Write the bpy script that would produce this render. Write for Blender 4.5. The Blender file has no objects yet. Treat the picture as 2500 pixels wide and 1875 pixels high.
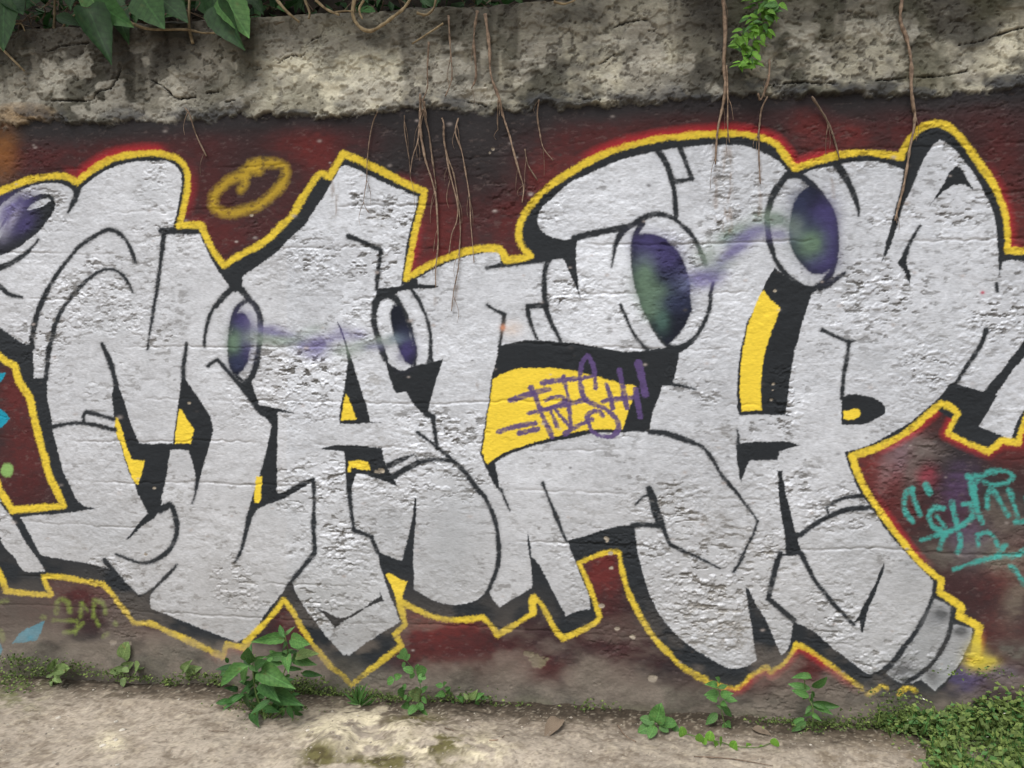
import bpy, bmesh, math, random
import numpy as np
from mathutils import Vector, Matrix

# ------------------------------------------------------------------ camera, world, light
scene = bpy.context.scene
C = bpy.data.collections.new('scene_objects'); scene.collection.children.link(C)
CAM_H, CAM_D, YAW, PITCH, FPX = 1.45, 2.845, math.radians(6.94), math.radians(3.53), 1805.0
cam_data = bpy.data.cameras.new('camera'); cam = bpy.data.objects.new('camera', cam_data)
C.objects.link(cam)
cam_data.sensor_width = 36.0; cam_data.lens = 36.0*FPX/2500.0
cam_data.clip_start = 0.05; cam_data.clip_end = 500
cam.location = (0, -CAM_D, CAM_H)
cam.rotation_euler = (math.pi/2-PITCH, 0, YAW)
scene.camera = cam

SUN_EL, SUN_AZ = math.radians(58), math.radians(200)      # azimuth measured from +Y clockwise
world = bpy.data.worlds.new('World'); scene.world = world; world.use_nodes = True
wn, wl = world.node_tree.nodes, world.node_tree.links
wn.clear()
wo = wn.new('ShaderNodeOutputWorld'); wb = wn.new('ShaderNodeBackground'); ws = wn.new('ShaderNodeTexSky')
wh = wn.new('ShaderNodeHueSaturation'); wh.inputs['Saturation'].default_value = 0.32
ws.sky_type = 'NISHITA'; ws.sun_disc = False; ws.sun_elevation = SUN_EL; ws.sun_rotation = SUN_AZ
ws.dust_density = 4.0; ws.air_density = 1.0
wb.inputs['Strength'].default_value = 0.15
wl.new(ws.outputs[0], wh.inputs['Color']); wl.new(wh.outputs[0], wb.inputs['Color']); wl.new(wb.outputs[0], wo.inputs['Surface'])
sun_data = bpy.data.lights.new('sun', 'SUN'); sun_data.energy = 1.3; sun_data.angle = math.radians(25)
sun_data.color = (1.0, 0.98, 0.95)
sun = bpy.data.objects.new('sun', sun_data); C.objects.link(sun)
sd = Vector((math.sin(SUN_AZ)*math.cos(SUN_EL), math.cos(SUN_AZ)*math.cos(SUN_EL), math.sin(SUN_EL)))
sun.rotation_euler = sd.to_track_quat('Z', 'Y').to_euler(); sun.location = (0, -3, 6)
vs = scene.view_settings
vs.view_transform = 'Standard'; vs.look = 'None'; vs.gamma = 1; vs.use_curve_mapping = False
vs.exposure = 0.45
scene.cycles.use_denoising = True
scene.cycles.max_bounces = 6

# ------------------------------------------------------------------ photograph pixel <-> place
cy_, sy_, cp_, sp_ = math.cos(YAW), math.sin(YAW), math.cos(PITCH), math.sin(PITCH)
RIGHT = np.array([cy_, sy_, 0.0]); FWD = np.array([-sy_*cp_, cy_*cp_, -sp_]); UP = np.cross(RIGHT, FWD)
CAMP = np.array([0.0, -CAM_D, CAM_H])
def ray(px, py):
    return FWD + RIGHT*((px-1250.0)/FPX) + UP*((937.5-py)/FPX)
def on_wall(px, py, y=0.0):
    d = ray(px, py); t = (y-CAMP[1])/d[1]
    return CAMP + d*t
def on_ground(px, py, z=0.0):
    d = ray(px, py); t = (z-CAMP[2])/d[2]
    return CAMP + d*t
def to_px(X, Y, Z):
    dx, dy, dz = X-CAMP[0], Y-CAMP[1], Z-CAMP[2]
    f = dx*FWD[0]+dy*FWD[1]+dz*FWD[2]
    return 1250+FPX*(dx*RIGHT[0]+dy*RIGHT[1])/f, 937.5-FPX*(dx*UP[0]+dy*UP[1]+dz*UP[2])/f
K = 640/2212.0; K4 = 700/2212.0; KD = 840/2212.0
TILE = {'F': (0, 0, 2500/2212.0), 'A1': (0, 280, K), 'A2': (600, 280, K), 'A3': (1200, 280, K), 'A4': (1800, 260, K4),
        'B1': (0, 720, K), 'B2': (600, 720, K), 'B3': (1200, 720, K), 'B4': (1800, 720, K4),
        'C1': (0, 1180, K), 'C2': (600, 1180, K), 'C3': (1200, 1180, K), 'C4': (1800, 1180, K4),
        'T1': (0, 0, KD), 'T2': (820, 0, KD), 'T3': (1660, 0, KD),
        'D1': (0, 1540, KD), 'D2': (820, 1540, KD), 'D3': (1660, 1540, KD), 'S': (0, 0, 1.0)}
def pts(s):
    """'A1 10,20 30,40! B1 5,6' -> [(x, y, corner)]"""
    t = TILE['S']; out = []
    for w in s.split():
        if w in TILE: t = TILE[w]; continue
        c = w.endswith('!')
        a, b = w.rstrip('!').split(',')
        out.append((t[0]+float(a)*t[2], t[1]+float(b)*t[2], c))
    return out
def smooth(P, closed, sub=4):
    n = len(P); out = []
    def corner(i):
        if P[i][2]: return True
        if not closed and i in (0, n-1): return True
        a, b, c = P[(i-1) % n], P[i], P[(i+1) % n]
        v1 = (b[0]-a[0], b[1]-a[1]); v2 = (c[0]-b[0], c[1]-b[1])
        l = math.hypot(*v1)*math.hypot(*v2)+1e-9
        return (v1[0]*v2[0]+v1[1]*v2[1])/l < 0.5
    cn = [corner(i) for i in range(n)]
    for i in range(n if closed else n-1):
        p1, p2 = P[i], P[(i+1) % n]
        p0 = P[(i-1) % n] if not cn[i] else p1
        p3 = P[(i+2) % n] if not cn[(i+1) % n] else p2
        for k in range(sub):
            t = k/sub; q = []
            for j in (0, 1):
                a, b, c, d = p0[j], p1[j], p2[j], p3[j]
                q.append(0.5*(2*b+(c-a)*t+(2*a-5*b+4*c-d)*t*t+(3*b-a-3*c+d)*t**3))
            out.append(q)
    if not closed: out.append([P[-1][0], P[-1][1]])
    return np.array(out)
def lin(r, g, b):
    return np.array([((v/255+0.055)/1.055)**2.4 if v > 10 else v/255/12.92 for v in (r, g, b)])

# ------------------------------------------------------------------ noise on arrays
_R = np.random.RandomState(7)
_TAB = _R.rand(16, 256, 256).astype(np.float32)
def vnoise(x, y, seed=0):
    T = _TAB[seed % 16]
    xf, yf = np.floor(x), np.floor(y); u = (x-xf).astype(np.float32); v = (y-yf).astype(np.float32)
    xi = xf.astype(np.int32) & 255; yi = yf.astype(np.int32) & 255; x1 = (xi+1) & 255; y1 = (yi+1) & 255
    u = u*u*u*(u*(u*6-15)+10); v = v*v*v*(v*(v*6-15)+10)
    a = T[yi, xi]; b = T[yi, x1]; c = T[y1, xi]; d = T[y1, x1]
    return a+(b-a)*u+(c-a)*v+(a-b-c+d)*u*v
def fbm(x, y, oct=4, seed=0, gain=0.5):
    s = 0; a = 1.0; tot = 0
    for o in range(oct):
        s = s+a*vnoise(x*(2**o)+17.3*o+seed*3.1, y*(2**o)+9.7*o, seed+o); tot += a; a *= gain
    return s/tot
def sstep(a, b, x):
    t = np.clip((x-a)/(b-a), 0, 1); return t*t*(3-2*t)

# ------------------------------------------------------------------ materials
def mat_new(name):
    m = bpy.data.materials.new(name); m.use_nodes = True
    nt = m.node_tree; b = nt.nodes['Principled BSDF']
    return m, nt, b
def mat_attr(name, rough=0.85, bump=0.25, scale=260.0, stretch=0.35, grain=0.10, metallic=0.0, spec=0.3):
    """painted / weathered surface: colour attribute 'Col' with fine procedural grain and relief"""
    m, nt, b = mat_new(name); N, L = nt.nodes, nt.links
    at = N.new('ShaderNodeAttribute'); at.attribute_name = 'Col'
    tc = N.new('ShaderNodeTexCoord'); mp = N.new('ShaderNodeMapping')
    mp.inputs['Scale'].default_value = (stretch, 1, 1)
    L.new(tc.outputs['Object'], mp.inputs['Vector'])
    n1 = N.new('ShaderNodeTexNoise'); n1.inputs['Scale'].default_value = scale; n1.inputs['Detail'].default_value = 3
    L.new(mp.outputs[0], n1.inputs['Vector'])
    mr = N.new('ShaderNodeMapRange'); mr.inputs[1].default_value = 0.25; mr.inputs[2].default_value = 0.75
    mr.inputs[3].default_value = 1-grain; mr.inputs[4].default_value = 1+grain
    L.new(n1.outputs['Fac'], mr.inputs[0])
    mx = N.new('ShaderNodeMix'); mx.data_type = 'RGBA'; mx.blend_type = 'MULTIPLY'; mx.inputs[0].default_value = 1.0
    L.new(at.outputs['Color'], mx.inputs[6]); L.new(mr.outputs[0], mx.inputs[7])
    L.new(mx.outputs[2], b.inputs['Base Color'])
    bp = N.new('ShaderNodeBump'); bp.inputs['Strength'].default_value = bump; bp.inputs['Distance'].default_value = 0.003
    L.new(n1.outputs['Fac'], bp.inputs['Height']); L.new(bp.outputs[0], b.inputs['Normal'])
    b.inputs['Roughness'].default_value = rough; b.inputs['Metallic'].default_value = metallic
    b.inputs['Specular IOR Level'].default_value = spec
    return m
def mat_noise(name, c0, c1, scale=30, rough=0.8, bump=0.2, rnd=0.0, trans=0.0, spec=0.3):
    m, nt, b = mat_new(name); N, L = nt.nodes, nt.links
    tc = N.new('ShaderNodeTexCoord'); n1 = N.new('ShaderNodeTexNoise')
    n1.inputs['Scale'].default_value = scale; n1.inputs['Detail'].default_value = 4
    L.new(tc.outputs['Object'], n1.inputs['Vector'])
    cr = N.new('ShaderNodeValToRGB'); cr.color_ramp.elements[0].position = 0.3; cr.color_ramp.elements[1].position = 0.7
    cr.color_ramp.elements[0].color = (*c0, 1); cr.color_ramp.elements[1].color = (*c1, 1)
    L.new(n1.outputs['Fac'], cr.inputs[0]); src = cr.outputs[0]
    if rnd:
        oi = N.new('ShaderNodeObjectInfo'); mr = N.new('ShaderNodeMapRange')
        mr.inputs[3].default_value = 1-rnd; mr.inputs[4].default_value = 1+rnd
        L.new(oi.outputs['Random'], mr.inputs[0])
        mx = N.new('ShaderNodeMix'); mx.data_type = 'RGBA'; mx.blend_type = 'MULTIPLY'; mx.inputs[0].default_value = 1.0
        L.new(src, mx.inputs[6]); L.new(mr.outputs[0], mx.inputs[7]); src = mx.outputs[2]
    L.new(src, b.inputs['Base Color'])
    b.inputs['Roughness'].default_value = rough; b.inputs['Specular IOR Level'].default_value = spec
    bp = N.new('ShaderNodeBump'); bp.inputs['Strength'].default_value = bump; bp.inputs['Distance'].default_value = 0.003
    L.new(n1.outputs['Fac'], bp.inputs['Height']); L.new(bp.outputs[0], b.inputs['Normal'])
    if trans:
        tr = N.new('ShaderNodeBsdfTranslucent'); ms = N.new('ShaderNodeMixShader'); ms.inputs[0].default_value = trans
        L.new(src, tr.inputs['Color']); L.new(b.outputs[0], ms.inputs[1]); L.new(tr.outputs[0], ms.inputs[2])
        L.new(ms.outputs[0], N['Material Output'].inputs['Surface'])
    return m
def mat_leaf(name, c0, c1, rnd=0.28):
    """leaf blade: blotchy green, paler midrib and side veins (object x across, y along the blade)"""
    m = mat_noise(name, c0, c1, 7, 0.6, 0.15, rnd=rnd, trans=0.25); nt = m.node_tree; N, L = nt.nodes, nt.links
    b = N['Principled BSDF']; src = b.inputs['Base Color'].links[0].from_socket
    tc = N.new('ShaderNodeTexCoord'); sx = N.new('ShaderNodeSeparateXYZ'); L.new(tc.outputs['Object'], sx.inputs[0])
    def mth(op, a, c=None):
        n = N.new('ShaderNodeMath'); n.operation = op
        for k, v in enumerate((a, c)):
            if v is None: continue
            if isinstance(v, (int, float)): n.inputs[k].default_value = v
            else: L.new(v, n.inputs[k])
        return n.outputs[0]
    ax = mth('ABSOLUTE', sx.outputs[0])
    vein = mth('POWER', mth('ADD', mth('MULTIPLY', mth('SINE', mth('MULTIPLY', mth('SUBTRACT', sx.outputs[1], mth('MULTIPLY', ax, 0.7)), 48.0)), .5), .5), 5.0)
    rib = mth('LESS_THAN', ax, 0.025)
    f = mth('ADD', 0.94, mth('ADD', mth('MULTIPLY', vein, -0.22), mth('MULTIPLY', rib, 0.45)))
    mx = N.new('ShaderNodeMix'); mx.data_type = 'RGBA'; mx.blend_type = 'MULTIPLY'; mx.inputs[0].default_value = 1.0
    L.new(src, mx.inputs[6]); L.new(f, mx.inputs[7])
    nb = N.new('ShaderNodeTexNoise'); nb.inputs['Scale'].default_value = 4.5; nb.inputs['Detail'].default_value = 5
    ad = N.new('ShaderNodeVectorMath'); oi = N.new('ShaderNodeObjectInfo'); L.new(tc.outputs['Object'], ad.inputs[0]); L.new(oi.outputs['Location'], ad.inputs[1]); L.new(ad.outputs[0], nb.inputs['Vector'])
    th = N.new('ShaderNodeMapRange'); th.inputs[1].default_value = 0.60; th.inputs[2].default_value = 0.72; th.inputs[4].default_value = 0.75; L.new(nb.outputs['Fac'], th.inputs[0])
    bl = N.new('ShaderNodeMix'); bl.data_type = 'RGBA'; L.new(th.outputs[0], bl.inputs[0]); L.new(mx.outputs[2], bl.inputs[6]); bl.inputs[7].default_value = (c1[0]*1.1, c1[1]*.62, c1[2]*.7, 1)
    L.new(bl.outputs[2], b.inputs['Base Color'])
    return m
M = {
    'paint': mat_attr('matt_wall_paint', rough=0.8, bump=0.14, scale=190, stretch=0.3, grain=0.12, spec=0.14),
    'silver': mat_attr('silver_spray_paint', rough=0.66, bump=0.30, scale=170, stretch=0.4, grain=0.09, metallic=0.5, spec=0.3),
    'concrete': mat_attr('weathered_concrete', rough=0.95, bump=0.4, scale=150, stretch=0.6, grain=0.16),
    'ground': mat_attr('dusty_ground', rough=0.97, bump=0.5, scale=140, stretch=0.6, grain=0.16),
    'body': mat_noise('plain_concrete', (0.16, 0.15, 0.13), (0.26, 0.25, 0.22), 6, 0.95, 0.5),
    'soil': mat_noise('dark_soil', (0.010, 0.008, 0.006), (0.035, 0.026, 0.018), 9, 1.0, 1.0),
    'root': mat_noise('brown_root_bark', (0.10, 0.068, 0.048), (0.31, 0.225, 0.16), 60, 0.9, 0.6, rnd=0.35),
    'vine': mat_noise('pale_vine_bark', (0.12, 0.085, 0.045), (0.33, 0.26, 0.155), 40, 0.85, 0.5, rnd=0.3),
    'leaf': mat_leaf('broad_leaf_green', (0.055, 0.15, 0.035), (0.115, 0.25, 0.065)),
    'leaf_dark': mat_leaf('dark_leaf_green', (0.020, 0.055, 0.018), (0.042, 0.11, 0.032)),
    'leaf_mid': mat_leaf('mid_leaf_green', (0.030, 0.095, 0.022), (0.065, 0.165, 0.042)),
    'leaf_lime': mat_leaf('lime_leaf_green', (0.11, 0.27, 0.03), (0.20, 0.40, 0.06)),
    'leaf_pale': mat_leaf('pale_weed_green', (0.12, 0.19, 0.06), (0.22, 0.31, 0.11)),
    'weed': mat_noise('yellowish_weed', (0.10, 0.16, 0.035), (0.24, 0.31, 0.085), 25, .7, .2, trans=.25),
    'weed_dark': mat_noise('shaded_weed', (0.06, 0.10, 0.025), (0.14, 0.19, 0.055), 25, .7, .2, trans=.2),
    'stem': mat_noise('green_stem', (0.05, 0.10, 0.02), (0.12, 0.17, 0.05), 40, 0.7, 0.3),
    'moss': mat_noise('moss_green', (0.02, 0.035, 0.008), (0.07, 0.10, 0.025), 60, 1.0, 0.8),
    'pebble': mat_noise('pale_pebble', (0.40, 0.36, 0.30), (0.66, 0.62, 0.54), 40, 0.9, 0.4, rnd=0.3),
    'dead': mat_noise('dry_leaf_brown', (0.12, 0.09, 0.065), (0.22, 0.17, 0.12), 40, 0.8, 0.4, rnd=0.2),
    'petal': mat_noise('small_white_petal', (0.55, 0.55, 0.45), (0.75, 0.75, 0.65), 40, 0.7, 0.1),
}

# ------------------------------------------------------------------ object helpers
def obj(name, mesh, parent=None, mat=None):
    if mat is not None and not mesh.materials: mesh.materials.append(mat)
    o = bpy.data.objects.new(name, mesh); C.objects.link(o)
    if parent is not None: o.parent = parent
    return o
def thing(name, label, cat, loc=(0, 0, 0), group=None):
    o = bpy.data.objects.new(name, None); C.objects.link(o); o.location = loc; o.empty_display_size = 0.05
    tag(o, label, cat, group); return o
def tag(o, label=None, cat=None, group=None, kind=None):
    if label: o['label'] = label
    if cat: o['category'] = cat
    if group: o['group'] = group
    if kind: o['kind'] = kind
    return o
def grid_mesh(name, V, F, colors=None, normals=None):
    me = bpy.data.meshes.new(name)
    me.vertices.add(len(V)); me.vertices.foreach_set('co', np.ascontiguousarray(V, dtype=np.float32).ravel())
    me.loops.add(len(F)*4); me.loops.foreach_set('vertex_index', np.ascontiguousarray(F, dtype=np.int32).ravel())
    me.polygons.add(len(F)); me.polygons.foreach_set('loop_start', np.arange(0, len(F)*4, 4, dtype=np.int32))
    me.polygons.foreach_set('use_smooth', np.ones(len(F), dtype=bool))
    me.update(calc_edges=True)
    if colors is not None:
        a = me.attributes.new('Col', 'FLOAT_COLOR', 'POINT')
        rgba = np.ones((len(V), 4), dtype=np.float32); rgba[:, :3] = colors
        a.data.foreach_set('color', rgba.ravel())
    if normals is not None:
        me.normals_split_custom_set_from_vertices(np.ascontiguousarray(normals, dtype=np.float32))
    return me
def tube_mesh(name, P, r0, r1, seg=6, wob=0.0, rng=random):
    """tapered tube along a 3-D polyline, smoothed"""
    P = [Vector(p) for p in P]; Q = []
    n = len(P)
    for i in range(n-1):
        p0 = P[max(i-1, 0)]; p1 = P[i]; p2 = P[i+1]; p3 = P[min(i+2, n-1)]
        for k in range(4):
            t = k/4
            Q.append(0.5*(2*p1+(p2-p0)*t+(2*p0-5*p1+4*p2-p3)*t*t+(3*p1-p0-3*p2+p3)*t**3))
    Q.append(P[-1]); V = []; F = []
    for i, q in enumerate(Q):
        d = (Q[min(i+1, len(Q)-1)]-Q[max(i-1, 0)]).normalized()
        a = d.orthogonal().normalized() if i == 0 else (a_prev-d*a_prev.dot(d)).normalized()
        a_prev = a; b = d.cross(a); r = (r0+(r1-r0)*i/(len(Q)-1))*(1+wob*(rng.random()-0.5)*2)
        for s in range(seg):
            an = 2*math.pi*s/seg; V.append(q+(a*math.cos(an)+b*math.sin(an))*r)
    for i in range(len(Q)-1):
        for s in range(seg):
            F.append((i*seg+s, i*seg+(s+1) % seg, (i+1)*seg+(s+1) % seg, (i+1)*seg+s))
    F.append(tuple(range(seg))[::-1]); F.append(tuple((len(Q)-1)*seg+s for s in range(seg)))
    me = bpy.data.meshes.new(name); me.from_pydata(V, [], F)
    for p in me.polygons: p.use_smooth = True
    me.update(); return me
# ------------------------------------------------------------------ the painting on the wall, traced stroke by stroke
Y_TOP = ("A1 -700,900 -250,760 0,652 100,605 250,548 400,522 540,520 650,568! 760,480 900,393 1050,345 1200,328 1300,326 1400,338 1490,365 1550,420 "
         "1582,500 1582,600 1562,720 1535,850 1510,935! 1600,928 1700,935! 1740,1040 1800,1150 1890,1275! "
         "2060,1165 A2 100,1110 200,1040 300,940 400,830 480,700 540,610 600,520 640,495! 710,525! 750,450 820,325! 1000,405 1200,505 1400,605 1505,642! "
         "1490,750 1450,900 1410,1080 1380,1240 1350,1385! 1450,1325 1600,1245 1750,1190 1900,1148 2000,1132 2130,1128! A3 95,1165 122,1225! "
         "240,1212 330,1190! 270,1130 235,1050 235,950 260,870 320,770 450,640 600,522 800,405 1000,315 1200,255 1400,207 1600,180 1800,165 2000,158 2150,165 "
         "A4 126,228 200,242 290,285 350,350 400,420 445,478! 600,425 750,382 900,358 1050,358 1200,378 1262,388! 1280,330 1340,240 1420,165 1500,132 1560,130 "
         "1640,165 1720,240 1800,345 1880,455 1960,572 2020,685 2060,800 2080,920 2088,1030 2085,1105! 2212,1118 2460,1145 2640,1190 2730,1270! 2745,1400 2740,1500")
Y_RT = ("B4 2740,46! 2640,380 2480,640 2300,820 2190,1060 2172,1138! 2040,1125! 1940,1207! 1780,1145 1625,1067! 1660,990 1702,915! 1640,862 1572,835! 1480,920 1350,1030 "
        "1200,1120 1050,1192 885,1245! 930,1380 1000,1520 1080,1640 C4 1120,250 1240,410 1380,580 1500,690 1578,745! 1562,840! 1640,890 1732,960! 1710,1030! "
        "1800,1070 1868,1110! 1850,1200 1825,1330")
BLK_RT = "C4 1760,1345 1700,1430 1600,1560 1500,1640 1400,1600 1250,1630 1060,1640 "
Y_BOT = ("C4 960,1583 850,1500 700,1390 560,1292 455,1245! 420,1310 350,1395 262,1455! 220,1420! 100,1490 D3 420,330 350,368 200,335 100,290 "
         "C3 1810,1650 1600,1540 1500,1440 1400,1340 1300,1200 1220,1060 1160,930 1120,800 1090,680 1078,590! 1040,580 950,590 850,622 740,672! 790,780 840,900 880,1020 "
         "912,1125! 880,1172 760,1240 605,1312! 540,1240 480,1130 420,1020 360,968! 350,1092! 200,1190 50,1285! C2 2070,1200 2000,1130! 1900,1147 1750,1152 "
         "1600,1130 1450,1070 1300,995! 1320,1100 1348,1190! 1258,1275! 1315,1368! 1200,1460 1050,1570 900,1690! 830,1620 720,1530 600,1400 480,1230 400,1090 318,978! "
         "250,1080 100,1240 0,1340 C1 2100,1330 2068,1392! 1918,1362! 1888,1452! 1700,1370 1500,1282 1340,1212 1260,1180! 1130,1177! 1050,1070 960,950 870,852! "
         "700,822 500,787 365,785! 400,870 432,938! 250,932 55,903! 20,820 -30,720 -200,500 -600,300")
Y_NOTCH = "C1 -500,-500 -100,-130 0,50 50,130 105,228! 300,206 530,190! B1 480,1650 430,1550 380,1400 330,1220 290,1050 252,870! 160,720 130,598! 60,565 0,520 -100,440 -500,300"
OUTER = Y_TOP + ' ' + Y_RT + ' ' + BLK_RT + ' ' + Y_BOT + ' ' + Y_NOTCH
# yellow lines: (path, width0, width1 in photo pixels, strength)
YELLOW_LINES = [(Y_TOP, 16, 17, 1.0), (Y_RT, 15, 17, 1.0), (Y_BOT, 12.5, 13, 0.92), (Y_NOTCH, 17, 16, 1.0),
                ("C4 1000,1622 1060,1590 1110,1560 1150,1580", 13, 8, 0.9), ("C4 1245,1632 1275,1590 1320,1580 1370,1598", 13, 10, 0.9),
                ("C3 350,975 345,1030 350,1090", 22, 20, 1.0)]
SILVER = [
    # the joined lettering, following the inside edge of the thick black line
    "A1 -700,1000 -300,920 -40,800 60,720 200,632 330,586 450,576 560,600 622,660! 690,612 780,540 900,470 1050,420 1200,396 1350,390 1430,402 1500,450 1532,520 1530,600 1512,720 "
    "1482,860 1456,958! 1672,962! 1760,1170 1850,1330 1945,1460! 1985,1502! 2045,1480! 2045,1370! A2 0,1345 100,1280 250,1170 400,1020 500,930 580,800 650,700 720,580 "
    "770,500 800,440! 850,430! 1050,520 1250,612 1450,692! 1430,800 1380,1000 1340,1220 1310,1440! 1440,1388! 1600,1300 1750,1232 1900,1187 2000,1168 2110,1162 2142,1180! "
    "2148,1250! A3 200,1265 400,1235 470,1226 602,1215! 660,1330 700,1430 752,1555! 728,1400 716,1250 720,1100 730,1042! 660,1047 600,1052 500,1030 430,980 400,930 395,870 "
    "420,800 500,710 600,620 720,545 900,460 1100,380 1250,340 1390,312 1500,292 1700,266 1900,251 2080,256 A4 126,328 230,370 310,420 370,480 392,522! 440,530! 492,530! 600,482 700,470 "
    "840,436 950,421 1060,421 1170,440 1282,490! 1270,600 1230,760 1190,900 1150,1050 1108,1212! 1160,1130 1220,960 1290,740 1370,570 1430,420 1500,310 1562,260! 1620,290 "
    "1700,360 1780,460 1850,560 1930,700 1980,840 2000,960 2010,1090 2012,1200 2020,1312! 2048,1200! 2100,1186 2212,1192 2460,1210 2600,1250 2670,1310! 2665,1500 "
    "B4 2560,420 2420,600 2290,760 2170,960 2110,1112! 1990,1062 1860,1010! 1920,920 2020,740 2120,590 2212,480 2300,340! 2270,220 2180,400 2100,500 1980,650 1870,775! 1780,730 "
    "1690,685! 1640,690 1580,770 1450,880 1300,1000 1150,1090 1000,1162 830,1210! 850,1290 900,1420 960,1540 1030,1640 C4 1050,212 1150,360 1280,510 1400,640 1520,760! "
    "1510,890! 1590,920 1665,970! 1660,1086! 1740,1100 1812,1122! 1790,1230 1720,1370 1640,1480 1520,1592! 1470,1550 1420,1500! 1370,1530 1290,1542! 1220,1510 1150,1460! "
    "1040,1482! 960,1440 850,1350 720,1250 600,1150 520,1100 430,1056! 416,1190 390,1280 340,1336! 290,1210 220,1050 150,930 85,815 60,802! 80,960 110,1130 150,1370! 80,1410 0,1426 "
    "C3 1980,1550 1850,1480 1700,1390 1550,1270 1440,1130 1370,1000 1310,860 1270,720 1240,600 1218,460 1216,375! 1200,356! 1100,352 950,390 800,436 650,486! 690,620 730,720 "
    "780,850 820,950 836,1060! 730,1080 630,1117! 570,1010 490,850 410,700 340,620! 318,470 305,395! 310,560 335,700 346,880! 250,940 150,990 70,1042! 10,980! "
    "C2 2045,912! 1980,960 1900,1000 1800,1022 1700,1020 1600,990 1500,940 1424,890! 1416,700 1420,560 1430,400 1440,250 1432,130! 1400,300 1370,450 1340,560 1315,652! "
    "1200,612 1108,570! 1130,680 1160,790 1200,900 1240,1010 1270,1090 1300,1170! 1150,1260 1000,1360 880,1447! 820,1440! 700,1310 600,1180 500,1050 430,930 395,845! "
    "372,838! 280,960 180,1080 80,1230 0,1300 C1 2000,1332! 1900,1300 1700,1220 1500,1140 1280,1052! 1276,970 1282,890! 1230,930 1178,957! 1120,900 1030,800 960,710 930,724! "
    "800,690 600,650 360,606! 330,580 250,420 180,290! 300,275 450,265 650,236 800,215! 700,180 640,130 610,60 580,0 B1 530,1480 500,1360 470,1250 445,1130 430,1030 410,900 "
    "400,780 394,700! 290,697! 285,600 276,480 284,430! 265,422! 200,405 120,360 50,310 -40,240 -300,40 -700,-80",
    "C1 -600,-250 -40,100 0,170 100,290 220,500 320,640 385,742! 260,745 190,725 130,640 60,560 0,480 -40,425 -600,150",
]
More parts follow.
